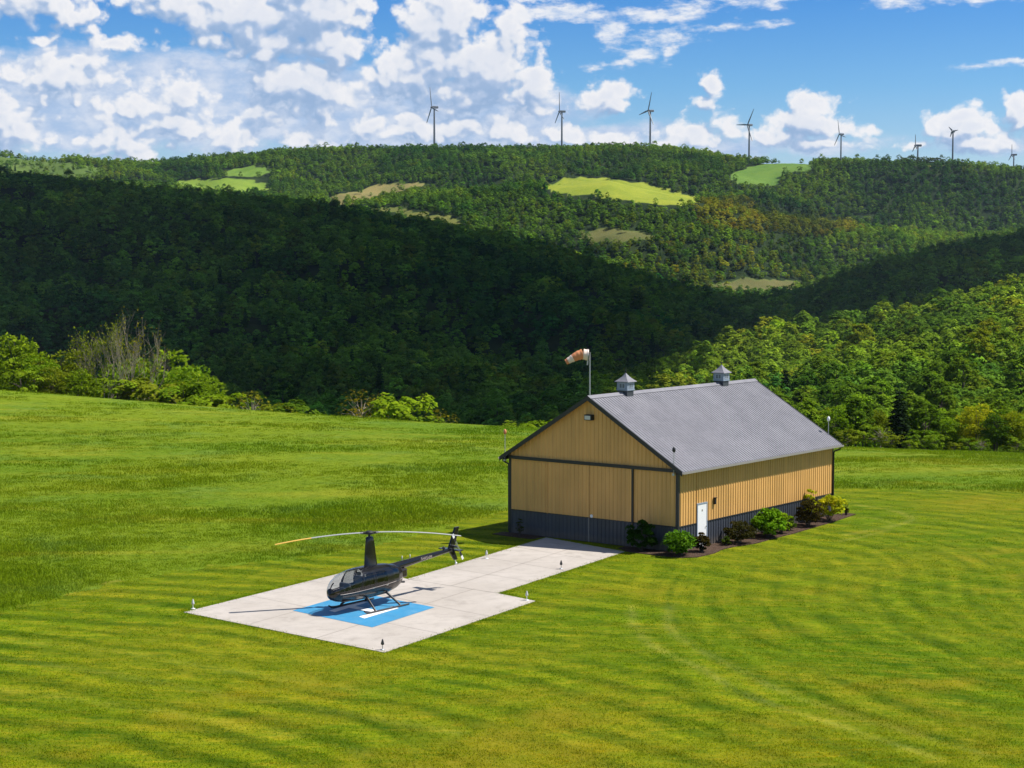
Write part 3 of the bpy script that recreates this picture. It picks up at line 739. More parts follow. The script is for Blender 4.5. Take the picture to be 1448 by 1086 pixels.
# regions
ws_low = 1.06+.10*(2.5-cx)*.6
ws_back = 1.30-.34*(cz-1.15)/.8
is_ws = (cx > ws_back) & (cz > ws_low) & (cx < 2.52) & (ay > .022)
def win(x0, x1, slant=0.0): return (cx > x0) & (cx < x1-slant*(cz-1.2)) & (cz > 1.17) & (cz < 1.80) & (ay > .3)
def dor(x0, x1, slant=0.0): return (cx > x0) & (cx < x1-slant*(cz-1.2)) & (cz > .70) & (cz < 1.88) & (ay > .25) & ~is_ws
w_f = win(.36, 1.08, .28); w_r = win(-.52, .20)
d_f = dor(.28, 1.18, .28) & ~w_f; d_r = dor(-.62, .27) & ~w_r
low = (cz < 1.02-.04*cx) & ~d_f & ~d_r & (cx < 2.5)
def sub(mask, name, mat, parent, off=0.0):
    f = q4[mask]; u = np.unique(f); r = np.full(len(fv), -1); r[u] = np.arange(len(u))
    v = fv[u].copy()
    if off:
        c = np.array([0,0,1.25]); d = v-np.stack([v[:,0], 0*v[:,1], 0*v[:,2]+1.25], 1); d /= np.linalg.norm(d, axis=1)[:, None]+1e-6; v += d*off
    return link(name, mesh_np(name, v, r[f], True), mat, parent)
allm = is_ws | w_f | w_r | d_f | d_r
sub(~allm & ~low, 'fuselage', M['black'], heli)
sub(low & ~allm, 'belly_panel', M['brown_black'], heli)
for s in (1, -1):
    sub(is_ws & (cy*s > 0), 'windshield', M['glass'], heli, .002)
    for dm, wm in ((d_f, w_f), (d_r, w_r)):
        do = sub(dm & (cy*s > 0), 'door', M['black'], heli, .006)
        sub(wm & (cy*s > 0), 'window', M['side_glass'], do, .004)
        xm = float(cx[dm].min())+.1
        k = int(np.argmin((fv[:,0]-xm)**2*4+(fv[:,2]-1.08)**2+(fv[:,1]*s < 0)*9))
        hb = MB(); hb.box(xm-.06,xm+.06, fv[k,1]*1.0-.015, fv[k,1]*1.0+.015, 1.06,1.10); hb.build('handle', M['chrome'], do)
    # silver pin stripe along the waist
    xs = np.linspace(-2.0, 2.3, 60); pts = []
    for x_ in xs:
        z_ = 1.10-.04*x_; Tt = np.interp(x_, secx, top); Bb = np.interp(x_, secx, bot); Ww = np.interp(x_, secx, hwd)
        e = min(1, abs((z_-(Tt+Bb)/2)/((Tt-Bb)/2))); yv = Ww*(1-e**2.5)**(1/2.5)
        pts.append((x_, s*(yv+.004), z_))
    m = MB(); m.tube(pts, .013, 5); m.build('waist_stripe', M['stripe'], heli)
# interior
it = MB(); it.box(-.6,2.1,-.44,.44,.62,.68); it.box(-.66,-.60,-.5,.5,.66,1.75); it.build('cabin_floor', M['dash'], heli)
for sx_ in (.62, -.28):
    for sy_ in (-.29, .29):
        st = MB(); st.box(sx_-.24,sx_+.26,sy_-.23,sy_+.23,.70,1.02)
        st.box(sx_-.30,sx_-.16,sy_-.23,sy_+.23,1.02,1.55, None); st.box(sx_-.27,sx_-.17,sy_-.12,sy_+.12,1.57,1.76)
        bevel(st.build('seat', M['leather'], heli), .04)
ip = MB(); ip.box(1.55,1.80,-.16,.16,.68,1.22); ip.box(1.50,1.66,-.30,.30,1.18,1.42); bevel(ip.build('instrument_panel', M['dash'], heli), .03)
cy_ = MB(); cy_.tube([(1.15,0,.68),(1.12,0,1.25),(1.12,-.3,1.28),(1.12,.3,1.28)], .018, 6); cy_.build('control_stick', M['dash'], heli)
for c_o in list(heli.children_recursive):                # the cabin is a little lower than first drawn
    for v_ in c_o.data.vertices: v_.co.z = .45+(v_.co.z-.5)*.88
nl = MB(); nl.lathe([(0,0),(.055,0),(.05,.03),(0,.05)], n=12)
nlo = nl.build('landing_light', M['lens'], heli); nlo.location = (2.50,.10,.82); nlo.rotation_euler = (0,R(75),R(10))
# mast fairing: aerofoil column
def foil(cx_, ch, th, z, n=14):
    P = []
    for k in range(n):
        w = 2*PI*k/n; x_ = math.cos(w)
        P.append((cx_+x_*ch/2, math.sin(w)*th/2*(1-.25*(1-x_)/2*1.2), z))
    return P
fm = MB(); levels = [(-.08,.98,.40,1.70),(-.08,.82,.30,1.84),(-.05,.69,.25,2.35),(-.03,.55,.21,2.85),(-.01,.46,.18,3.02),(0,.28,.12,3.06)]
vs = []; 
for l in levels: vs += foil(*l)
n = 14; fm.add(vs, [(i*n+k, i*n+(k+1)%n, (i+1)*n+(k+1)%n, (i+1)*n+k) for i in range(len(levels)-1) for k in range(n)], True); fm.add(vs[-n:], [tuple(range(n))])
fm.build('mast_fairing', M['black'], heli)
hu = MB(); hu.tube([(0,0,3.02),(0,0,3.20)], .055, 10); hu.lathe([(.0,3.15),(.14,3.16),(.20,3.20),(.20,3.25),(.12,3.30),(.0,3.31)], n=14)
hub = hu.build('rotor_hub', M['flat_black'], heli)
# rotor blades
RL = 4.25; rdir = R(17)-(HDIR+PI)
for s in (0, PI):
    an = rdir+PI+s
    d = Vector((math.cos(an), math.sin(an), 0)); nrm = Vector((-d.y, d.x, 0))
    def bl(r0, r1, k=14):
        m = MB(); vs = []
        for i in range(k+1):
            r = r0+(r1-r0)*i/k; z = 3.235-.34*(r/RL)**2; ch = .13
            for a_, b_ in ((-.9,0),(-.3,.022),(.5,.02),(1,0),(.5,-.014),(-.3,-.014)):
                p = d*r+nrm*ch*a_; vs.append((p.x, p.y, z+b_))
        fs = [(i*6+j, i*6+(j+1)%6, i*6+6+(j+1)%6, i*6+6+j) for i in range(k) for j in range(6)]
        m.add(vs, fs, True); m.add(vs[:6], [(5,4,3,2,1,0)]); m.add(vs[-6:], [(0,1,2,3,4,5)]); return m
    b = bl(.30, RL*.62).build('rotor_blade', M['rotor'], heli)
    bl(RL*.62, RL, 8).build('blade_tip', M['yellow'] if s == 0 else M['rotor'], b)
    g = MB(); g.tube([d*.08+Vector((0,0,3.22)), d*.42+Vector((0,0,3.232))], [.07,.05], 8); g.build('blade_grip', M['flat_black'], b)
# tail
tb = MB(); tb.tube([(-1.35,0,1.50),(-1.7,0,1.53),(-3.6,0,1.66),(-5.75,0,1.79)], [.21,.185,.135,.085], 16); tb.build('tail_boom', M['black'], heli)
ec = MB(); ec.box(-2.32,-1.85,-.24,.24,1.02,1.42); bevel(ec.build('engine_cowling', M['brown_black'], heli), .08, 3)
ex = MB(); ex.tube([(-1.85,.16,.86),(-2.12,.2,.83)], .05, 10); ex.build('exhaust_pipe', M['skid'], heli)
def fin(pts, th, name, mat):
    m = MB(); n = len(pts); vs = [(x_, -th, z_) for x_, z_ in pts]+[(x_, th, z_) for x_, z_ in pts]
    m.add(vs, [tuple(range(n)), tuple(reversed(range(n, 2*n)))]+[(i, n+i, n+(i+1)%n, (i+1)%n) for i in range(n)]); return bevel(m.build(name, mat, heli), .02)
fin([(-5.45,1.82),(-5.88,1.82),(-6.26,2.78),(-5.96,2.78)], .05, 'upper_fin', M['black'])
fin([(-5.50,1.76),(-5.90,1.76),(-6.14,1.28),(-5.90,1.28)], .05, 'lower_fin', M['black'])
hsb = MB(); hsb.add([(-5.5,-.62,1.78),(-5.5,.62,1.78),(-5.85,.62,1.78),(-5.85,-.62,1.78),(-5.5,-.62,1.82),(-5.5,.62,1.82),(-5.85,.62,1.82),(-5.85,-.62,1.82)], [(0,1,2,3),(7,6,5,4),(0,4,5,1),(1,5,6,2),(2,6,7,3),(3,7,4,0)]); hsb.build('tailplane', M['black'], heli)
sg = MB(); sg.tube([(-5.98,0,1.32),(-6.06,0,1.14)], .022, 8); sg.lathe([(0,0),(.05,.02),(.06,.06),(.04,.1),(0,.11)], (-6.06,0,1.06), 10); sg.build('tail_skid', M['white'], heli)
th = MB(); th.tube([(-5.86,.0,1.92),(-5.86,.30,1.92)], .06, 10); tro = th.build('tail_rotor', M['chrome'], heli)
for s in (1, -1):
    an = R(58); d = Vector((math.cos(an)*s, 0, math.sin(an)*s))
    for r0, r1, mt in ((.08,.30,M['chrome']), (.30,.52,M['flat_black']), (.52,.72,M['white'])):
        m = MB(); c0 = Vector((-5.86,.28,1.92)); nn = Vector((-d.z,0,d.x))*.06
        a0, a1 = c0+d*r0, c0+d*r1; t_ = Vector((0,.008,0))
        m.add([a0-nn-t_, a0+nn-t_, a1+nn-t_, a1-nn-t_, a0-nn+t_, a0+nn+t_, a1+nn+t_, a1-nn+t_], [(0,1,2,3),(7,6,5,4),(0,4,5,1),(1,5,6,2),(2,6,7,3),(3,7,4,0)])
        m.build('blade', mt, tro)
for x_, r_ in ((-2.2,.03), (-2.75,.028), (-5.15,.07)):
    m = MB(); zb = (1.80+.155-(.0 if x_ > -5 else .05))-(.27 if x_ > -5 else .16); m.lathe([(r_*.5,0),(r_*.4,.12),(r_,.14),(r_,.2),(r_*.4,.26),(0,.27)], (x_,0,zb), 10); m.build('beacon' if x_ < -5 else 'antenna', M['lens'] if x_ > -5 else M['flat_black'], heli)
# registration on the boom, facing the viewer's side
def lettering(txt, size, M4, name, mat, parent):
    cu = bpy.data.curves.new(name, 'FONT'); cu.body = txt; cu.size = size; cu.extrude = .002; cu.align_x = 'CENTER'; cu.align_y = 'CENTER'
    tmp = bpy.data.objects.new(name, cu); COL.objects.link(tmp)
    dg = bpy.context.evaluated_depsgraph_get(); me = bpy.data.meshes.new_from_object(tmp.evaluated_get(dg)); bpy.data.objects.remove(tmp)
    me.transform(M4); return link(name, me, mat, parent)
for s in (1, -1):
    B4 = Matrix(((-s,0,0,-3.75),(0,0,s,s*.142),(0,1,0,1.665),(0,0,0,1)))
    ob = lettering('N445HM', .21, B4, 'registration_lettering', M['stripe'], heli)
# skids
for s in (1, -1):
    m = MB(); m.tube([(1.52,s*1.08,.16),(1.36,s*1.08,.075),(1.2,s*1.08,.045),(-1.30,s*1.08,.045),(-1.45,s*1.08,.055)], [.03,.042,.045,.045,.035], 10)
    sk_ = m.build('skid', M['skid'], heli)
    for x_, xt in ((.78,.62), (-.85,-.70)):
        m = MB(); m.tube([(xt,s*.36,.60),(x_,s*1.0,.14),(x_,s*1.08,.05)], [.055,.05,.04], 10); m.build('skid_leg', M['skid'], heli)

# ------------------------------------------------------------------ foliage
def leaves(cent, size, rng, up=.35, ctr=None):
    """one small quad per centre, randomly turned, normals leaning outward/up"""
    n = len(cent)
    nrm = rng.normal(size=(n, 3)); nrm[:, 2] = np.abs(nrm[:, 2])+up
    if ctr is not None:
        o_ = cent-ctr; o_ /= np.linalg.norm(o_, axis=1)[:, None]+1e-6; nrm = nrm*.42+o_*1.15+np.array([0,0,.15])
    nrm /= np.linalg.norm(nrm, axis=1)[:, None]
    t = rng.normal(size=(n, 3)); t -= nrm*(t*nrm).sum(1)[:, None]; t /= np.linalg.norm(t, axis=1)[:, None]
    b = np.cross(nrm, t)
    s = size*rng.uniform(.6, 1.35, (n, 1)); w = s*rng.uniform(.55, .9, (n, 1))
    k = rng.uniform(-.3, .3, (n, 1))*s
    v = np.stack([cent-t*s, cent-b*w+nrm*k, cent+t*s, cent+b*w+nrm*k], 1)
    return v.reshape(-1, 3), np.arange(4*n).reshape(-1, 4)
def crown_points(rng, n_clump, per, rx, rz, zc, clump_r, shape='round', hollow=.55):
    """leaf positions in clumps spread through an egg-shaped crown"""
    C = []
    while len(C) < n_clump:
        d = rng.normal(size=3); d /= np.linalg.norm(d); r = rng.uniform(hollow, 1)**.6
        p = d*r
        if p[2] < -.75: continue
        w = 1.0
        if shape == 'cone': w = max(.08, (1-(p[2]+1)/2)*1.25)
        elif shape == 'egg': w = 1-.28*p[2]
        elif shape == 'spread': w = 1+.2*p[2]
        C.append((p[0]*rx*w, p[1]*rx*w, zc+p[2]*rz))
    C = np.array(C)
    out = []; global OUT; cc = []
    for c in C:
        cr = clump_r*rng.uniform(.65, 1.3)
        d = rng.normal(size=(per, 3)); d /= np.linalg.norm(d, axis=1)[:, None]
        d[:, 2] = np.where(d[:, 2] < -.3, -d[:, 2]*.6, d[:, 2])
        r = rng.uniform(.55, 1.0, (per, 1))**.5
        out.append(c+d*r*cr*np.array([1,1,.75])); cc.append(np.tile(c*.6+np.array([0,0,zc-.25*rz])*.4, (per, 1)))
    OUT = np.concatenate(cc)                            # what each leaf faces away from: its clump and the crown
    return np.concatenate(out), C
def trunk_mb(rng, h, r, C, n_limb=7, lean=.04):
    m = MB(); top_ = Vector((rng.normal()*lean*h, rng.normal()*lean*h, h))
    pts = [Vector((0,0,-1.5)), Vector((0,0,0)), top_*.35+Vector((rng.normal()*.1,rng.normal()*.1,0)), top_*.7, top_]
    m.tube(pts, [r*1.5, r*1.15, r*.8, r*.55, r*.12], 7)
    for k in rng.choice(len(C), min(n_limb, len(C)), replace=False):
        c = Vector(C[k]); t = rng.uniform(.3, .7); s = top_*t; mid = s.lerp(c, .5)+Vector((0,0,.06*h))
        m.tube([s, mid, c], [r*.42, r*.26, r*.05], 5)
    return m
def tree_meshes(seed, h=13, rx=4.2, kind='round', n_clump=46, per=46, leaf=.42, clump=1.15, zlow=.18, limbs=8):
    rng = np.random.default_rng(seed)
    rz = h*(1-zlow)/2; zc = h*zlow+rz
    P, C = crown_points(rng, n_clump, per, rx, rz*.92, zc, clump, kind)
    v, f = leaves(P, leaf, rng, .35, OUT)
    return mesh_np('crown', v, f), trunk_mb(rng, h*.86, h*.018, C, limbs).mesh('trunk')
def conifer_meshes(seed, h=13, r=2.6, n=900, leaf=.5):
    rng = np.random.default_rng(seed); P = []
    tiers = 13
    for i in range(tiers):
        z = h*(.10+.88*i/tiers); rr = r*(1-i/tiers)**.85+.12; k = int(n/tiers*(1.6*(1-i/tiers)+.25))
        nb = max(5, int(9*(1-i/tiers)+4)); a0 = rng.uniform(0, 6.28)
        for b in range(nb):
            a = a0+b*2*PI/nb+rng.normal()*.12; L = rr*rng.uniform(.75, 1.15)
            for q in range(max(2, k//nb)):
                t = rng.uniform(.1, 1); P.append((math.cos(a)*L*t+rng.normal()*.14, math.sin(a)*L*t+rng.normal()*.14, z-.28*L*t+rng.normal()*.12))
    v, f = leaves(np.array(P), leaf, rng, .5)
    m = MB(); m.tube([(0,0,-1),(0,0,h*.5),(0,0,h*.98)], [h*.018,h*.011,.02], 7)
    return mesh_np('crown', v, f), m.mesh('trunk')
def bare_meshes(seed, h=10, leaf_n=350, leaf=.2):
    rng = random.Random(seed); m = MB(); tips = []
    def grow(p, d, L, r, lev):
        n = 4; pts = [p]; dd = d.copy()
        for i in range(n):
            dd = (dd+Vector((rng.gauss(0,.13), rng.gauss(0,.13), rng.gauss(.05,.08)))).normalized(); pts.append(pts[-1]+dd*L/n)
        m.tube(pts, [r*(1-.45*i/n) for i in range(n+1)], 5 if lev > 1 else 7, cap=False)
        if lev >= 5 or r < .0045:
            tips.append(pts[-1]); return
        for k in range((rng.choice((2,3)) if lev < 4 else 2) if lev else 4):
            i = n if k < 2 else rng.randint(2, n)
            sp = .5 if lev else .34
            nd = (dd+Vector((rng.gauss(0,sp), rng.gauss(0,sp), rng.gauss(.3,.2)))).normalized()
            grow(pts[i], nd, L*rng.uniform(.55,.8), r*rng.uniform(.55,.7), lev+1)
        tips.append(pts[-1])
    for k_ in range(4): grow(Vector((.25*math.cos(k_*1.7),.25*math.sin(k_*1.7),-.6)), Vector((.22*math.cos(k_*1.7+.3),.22*math.sin(k_*1.7+.3),1)).normalized(), h*rng.uniform(.36,.46), h*.0085, 0)
    T = np.array([tuple(t) for t in tips]); g = np.random.default_rng(seed)
    idx = g.integers(0, len(T), leaf_n); v, f = leaves(T[idx]+g.normal(size=(leaf_n,3))*.22, leaf, g)
    return mesh_np('crown', v, f), m.mesh('trunk')

LEAF = dict(c1=(.060,.105,.010), c2=(.10,.15,.014), c3=(.135,.165,.016))
M['leaf_obj'] = leaf_mat('tree_leaves', (.10,.155,.012), (.145,.20,.014), (.19,.22,.018), 'obj')
M['leaf_inst'] = leaf_mat('wood_leaves', (.070,.115,.018), (.105,.15,.024), (.12,.16,.028), 'inst', .3)
M['needle'] = leaf_mat('conifer_needles', (.018,.036,.012), (.026,.045,.014), (.03,.05,.016), 'obj', .15)
M['bush_green'] = leaf_mat('bush_leaves', (.06,.15,.012), (.08,.17,.014), (.12,.21,.02), 'obj', .3)

# base meshes
PROTO = {}
for i, (h, rx, kd) in enumerate(((14,4.4,'round'),(15.5,4.0,'egg'),(13,4.9,'spread'),(16.5,4.3,'round'),(12,4.0,'egg'))):
    cme, tme = tree_meshes(100+i, h, rx, kd, 64, 62, .33, 1.15)
    cme.materials.append(M['leaf_obj']); tme.materials.append(M['bark']); PROTO['broad%d' % i] = (cme, tme, h)
for i, (h, rx, kd) in enumerate(((12,3.6,'egg'),(12.5,4.0,'spread'),(11,3.4,'round'))):
    rng = np.random.default_rng(400+i); P_, C_ = crown_points(rng, 90, 58, rx, h*.40, h*.56, 1.25, kd, .35)
    v_, f_ = leaves(P_, .21, rng, .3); cme = mesh_np('crown', v_, f_); tme = trunk_mb(rng, h*.9, h*.014, C_, 26).mesh('trunk')
    cme.materials.append(M['leaf_obj']); tme.materials.append(M['bark']); PROTO['loose%d' % i] = (cme, tme, h)
cme, tme = conifer_meshes(7, 13, 2.9, 2600, .36); cme.materials.append(M['needle']); tme.materials.append(M['bark']); PROTO['conifer'] = (cme, tme, 13)
for i in (0, 1):
    cme, tme = bare_meshes(21+i, 10, 500+1500*i, .13); cme.materials.append(M['leaf_obj']); tme.materials.append(M['pale_bark']); PROTO['bare%d' % i] = (cme, tme, 10)
for i in (0, 1):
    cme, tme = tree_meshes(60+i, 5, 2.3, 'spread', 40, 40, .17, .55, .05, 10); cme.materials.append(M['leaf_obj']); tme.materials.append(M['bark']); PROTO['sapling%d' % i] = (cme, tme, 5)
cme, tme = tree_meshes(71, 5, 2.1, 'round', 60, 12, .10, .5, .05, 40); cme.materials.append(M['leaf_obj']); tme.materials.append(M['pale_bark']); PROTO['twiggy'] = (cme, tme, 5)

def place_tree(name, proto, x, y, scale, color, label, cat='tree', group=None, rz=None, sxy=1.0, z=None):
    cme, tme, h = PROTO[proto]
    zz = gz(x, y) if z is None else z
    o = empty(name, (x, y, zz), random.uniform(0, 6.28) if rz is None else rz, label, cat, group)
    o.scale = (scale*sxy, scale*sxy, scale)
    for nm, me_ in (('crown', cme), ('trunk', tme)):
        c = bpy.data.objects.new(nm, me_); COL.objects.link(c); c.parent = o; c.color = (*color, 1)
    return o
# the trees that stand along the edge of the meadow: (photo x, row of the top, distance, kind, tint, label)
def edge_tree(name, proto, px, ytop, Y, color, label, group, sxy=1.0, cat='tree'):
    q = (px-724)/F; x = q*Y*1.0; zb = gz(x, Y); h = max(1.5, hgt(ytop, Y)-zb)
    return place_tree(name, proto, x, Y, h/PROTO[proto][2]*1.02, color, label, cat, group, sxy=sxy)
YG_ = (1.25,1.32,.85); LG = (1.1,1.3,.75); DG = (.60,.78,.7); OL = (1.25,1.1,.85); BR = (1.15,.85,.75); BRT = (1.5,1.6,.85)
gL = 'trees along the left edge of the meadow'; gR = 'trees along the right edge of the meadow'
for a in (
 ('leafy_tree','loose0',18,470,215,YG_,'bright green leafy tree at the far left end of the meadow edge',gL,1.05),
 ('leafy_tree','loose2',-40,480,212,YG_,'yellow green tree cut by the left border of the picture',gL,1.07),
 ('leafy_tree','loose1',52,505,208,LG,'low green tree second from the left along the meadow edge',gL,1.10),
 ('leafy_tree','loose1',88,498,214,OL,'olive green tree beside the pale half bare tree on the left',gL,1.09),
 ('leafy_tree','loose0',112,520,207,YG_,'short yellow green tree in front of the half bare trees',gL,1.14),
 ('half_bare_tree','bare1',138,484,216,OL,'half bare tree with sparse olive leaves left of the bare tree',gL,0.62),
 ('bare_tree','bare0',193,470,209,BR,'tall bare tree with pale spreading branches on the left meadow edge',gL,0.62),
 ('leafy_tree','sapling0',163,530,204,YG_,'small bright bush between the two bare trees',gL,1.10),
 ('leafy_tree','sapling1',222,535,206,OL,'small olive bush right of the tall bare tree',gL,1.10),
 ('leafy_tree','loose2',248,518,214,LG,'light green tree with a broad crown right of the bare tree',gL,1.14),
 ('leafy_tree','loose0',277,524,206,YG_,'light green tree at the right end of the left tree clump',gL,1.10),
 ('leafy_tree','sapling0',318,553,199,BRT,'low bright green bush just right of the tree clump',gL,1.21),
 ('leafy_tree','sapling1',297,556,198,YG_,'low yellow green bush at the foot of the tree clump',gL,1.18),
 ('brown_shrub','twiggy',355,552,197,BR,'low brown twiggy shrub on the meadow edge',gL,1.10),
 ('brown_shrub','sapling1',385,568,195,OL,'very low olive shrub left of the dark sapling',gL,1.18),
 ('dark_sapling','sapling0',424,562,194,DG,'small dark green sapling standing alone on the meadow edge',gL,1.07),
 ('brown_tree','twiggy',512,550,190,(1.2,.75,.6),'round brown budding tree beside the bright green one',gL,1.05),
 ('leafy_tree','sapling1',566,552,189,BRT,'bright green round tree beside the brown one on the meadow edge',gL,1.04),
 ('leafy_tree','sapling0',590,582,187,YG_,'low green bush at the foot of the bright round tree',gL,1.18),
 ('brown_shrub','twiggy',620,578,188,(1.1,.75,.6),'small bare brown shrub right of the bright round tree',gL,1.07),
 ('leafy_tree','sapling1',737,592,188,YG_,'low green bush on the meadow edge left of the hangar roof',gL,1.18),
 ('leafy_tree','sapling0',770,590,188,LG,'low leafy bush behind the left slope of the hangar roof',gL,1.18),
 ('conifer','conifer',1273,548,205,(1,1,1),'dark pointed conifer on the right edge of the meadow',gR,1.18),
 ('leafy_tree','broad1',1212,560,205,DG,'dark green tree left of the conifer behind the hangar roof',gR,1.09),
 ('leafy_tree','loose0',1240,578,208,OL,'olive tree between the hangar roof and the dark conifer',gR,1.07),
 ('leafy_tree','broad3',1310,566,207,DG,'dark round tree right of the conifer',gR,1.10),
 ('leafy_tree','loose2',1338,590,209,LG,'light green bushy tree between the conifer and the yellow tree',gR,1.10),
 ('yellow_tree','loose1',1385,572,209,(2.4,1.8,.9),'yellow flowering tree near the right border of the picture',gR,1.10),
 ('yellow_tree','loose2',1432,580,206,(1.7,1.4,.9),'yellow green tree cut by the right border of the picture',gR,1.07),
 ('leafy_tree','loose0',1413,580,205,DG,'round dark green tree in front of the yellow tree',gR,1.05),
 ('leafy_tree','sapling1',1290,622,200,YG_,'low yellowish bush at the foot of the dark conifer',gR,1.21),
 ('leafy_tree','sapling0',1352,624,201,OL,'low olive bush left of the round dark green tree',gR,1.21),
 ('leafy_tree','sapling1',1374,618,203,LG,'low light green bush below the yellow tree',gR,1.18),
 ('leafy_tree','loose1',1185,575,204,LG,'green tree right above the rear corner of the hangar roof',gR,1.07),
 ('leafy_tree','sapling0',1200,606,199,OL,'low green bush just right of the hangar roof corner',gR,1.3),
 ('leafy_tree','sapling1',1222,598,202,YG_,'rounded olive bush second to the right of the hangar roof',gR,1.3),
 ('leafy_tree','twiggy',1248,600,200,YG_,'brownish thicket left of the dark conifer',gR,1.3),
 ('leafy_tree','sapling0',1262,612,198,OL,'small bright bush before the dark conifer',gR,1.3),
 ('leafy_tree','sapling1',1308,606,203,LG,'mid green bush right of the dark conifer foot',gR,1.3),
 ('leafy_tree','sapling0',1325,612,199,YG_,'low yellowish bush under the light bushy tree',gR,1.3),
 ('leafy_tree','twiggy',1392,618,201,LG,'brownish low thicket left of the round dark tree',gR,1.3),
 ('leafy_tree','sapling0',1440,615,203,YG_,'green bush at the right border below the yellow trees',gR,1.3),
 ('leafy_tree','sapling1',30,520,204,YG_,'low olive bush at the foot of the far left tree',gL,1.1),
 ('leafy_tree','loose1',72,520,206,OL,'yellow green tree third from the left border',gL,1.1),
 ('leafy_tree','sapling0',205,530,205,OL,'bright bush at the foot of the tall bare tree',gL,1.1),
 ('leafy_tree','sapling1',262,540,203,LG,'low bright bush under the light green tree',gL,1.1),
 ('leafy_tree','loose0',180,505,222,LG,'dark green tree behind the tall bare tree',gL,1.1),
 ('leafy_tree','loose1',225,500,224,YG_,'leafy green tree behind the light green broad crowned tree',gL,1.1),
): edge_tree(*a)

# the woods: scattered over the hills
def wood_points():
    X = []; Y = []
    r = 0
    Yc = 215.0
    rows = []
    while Yc < 3350:
        sp = 3.7+3.6*min(1, max(0, (Yc-215)/560)) if Yc < 950 else 8.6 if Yc < 1900 else 7.9
        half = Yc*.40+25
        n = int(2*half/sp)
        xs = (np.arange(n)+.5)/n*2*half-half+RNG.uniform(-.5, .5, n)*sp*1.1
        ys = Yc+RNG.uniform(-.5, .5, n)*sp*1.1
        X.append(xs); Y.append(ys); Yc += sp
    X = np.concatenate(X); Y = np.concatenate(Y)
    q = X/Y; e = np.interp(q, QS, Ye)
    Z = ground_z(X, Y)
    px, py = proj(X, Y, Z)
    off = np.interp(px, [-200,0,250,300,330,600,720,800,1150,1200,1448,1900], [14,14,14,45,110,120,110,90,24,22,18,18])
    ok = (Y > e+off)
    # seen from the camera? running skyline per column
    qs = np.linspace(-.43, .43, 431); ys = np.geomspace(150, 3400, 420)
    QQ, YY = np.meshgrid(qs, ys, indexing='ij'); SS = (ground_z(QQ*YY, YY)-H)/YY
    RM = np.maximum.accumulate(SS, axis=1)
    qi = np.clip(((q+.43)/.86*430).round().astype(int), 0, 430); yi = np.clip(np.searchsorted(ys, Y)-3, 0, 419)
    rm = np.max(np.stack([RM[np.clip(qi+d, 0, 430), yi] for d in (-1, 0, 1)]).min(axis=0)[None], axis=0)
    vis = (Z+16-H)/Y > rm-.0012
    k = land(X, Y, Z)
    pz = Z+8.0; k2 = land(X, Y, pz); ok &= ~((k2 >= 0) & (k2 <= 5) & (RNG.uniform(size=len(X)) < .85))
    sparse = RNG.uniform(size=len(X)) < .035
    ok &= vis & ((k < 0) | (sparse & (k >= 4) & (k != 6)) | ((k == 6) & (RNG.uniform(size=len(X)) < .12)))
    return X[ok], Y[ok], Z[ok], px[ok], py[ok]
wX, wY, wZ, wpx, wpy = wood_points()
nW = len(wX)
def vnoise(X, Y, wl, seed):
    g = np.random.default_rng(seed); r = np.zeros_like(X)
    for i in range(8):
        k = 2*PI/(wl*g.uniform(.5, 1.6)); a = g.uniform(0, 6.28); r += np.sin(k*(X*np.cos(a)+Y*np.sin(a))+g.uniform(0, 6.28))
    return r/2.0
tn = vnoise(wX, wY, 160, 3); tn2 = vnoise(wX, wY, 45, 4)
tn3 = vnoise(wX, wY, 420, 5)
tint = np.stack([1+.20*tn+.10*tn2+.16*tn3, 1+.13*tn+.08*tn2+.09*tn3, 1+.04*tn], 1)
dk = vnoise(wX, wY, 260, 6) > 1.15; tint[dk] *= (.55,.68,.85)
tint *= RNG.uniform(.72, 1.3, (nW, 1))
warm = RNG.uniform(size=nW); tint[warm < .10] *= (1.3,1.0,.8); tint[(warm > .88)] *= (.62,.72,.8); tint[(warm > .80) & (warm <= .88)] *= (1.25,1.3,.9)
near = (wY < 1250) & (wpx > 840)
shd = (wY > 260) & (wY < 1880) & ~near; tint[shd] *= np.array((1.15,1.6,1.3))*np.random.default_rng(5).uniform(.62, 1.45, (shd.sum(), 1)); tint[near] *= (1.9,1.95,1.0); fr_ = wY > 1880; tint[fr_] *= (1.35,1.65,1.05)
edge_l = (wY < 560) & (wpx < 320); tint[edge_l] *= (1.5,1.25,.9)
br = inpoly(wpx, wpy, BROWN) & (wY > 1700); tint[br] *= (1.75,1.0,.9)
br2 = inpoly(wpx, wpy, [(820,345),(1130,345),(1150,400),(1000,420),(880,390)]) & (wY > 1600) & (RNG.uniform(size=nW) < .3); tint[br2] *= (1.7,1.1,.9)
tint = np.clip(tint, .2, 3.4)
scl = np.clip(RNG.normal(.88, .22, nW), .42, 1.45)*np.where(wY > 1000, .95, 1.0)*np.clip(.42+.46*(wY-215)/600, .42, np.where(wY > 1250, 1.0, .86))
scl = np.where(RNG.uniform(size=nW) < .06, scl*1.2, scl); scl = np.where(wY > 1880, scl*.80, scl)
hs = 14*scl*F/wY
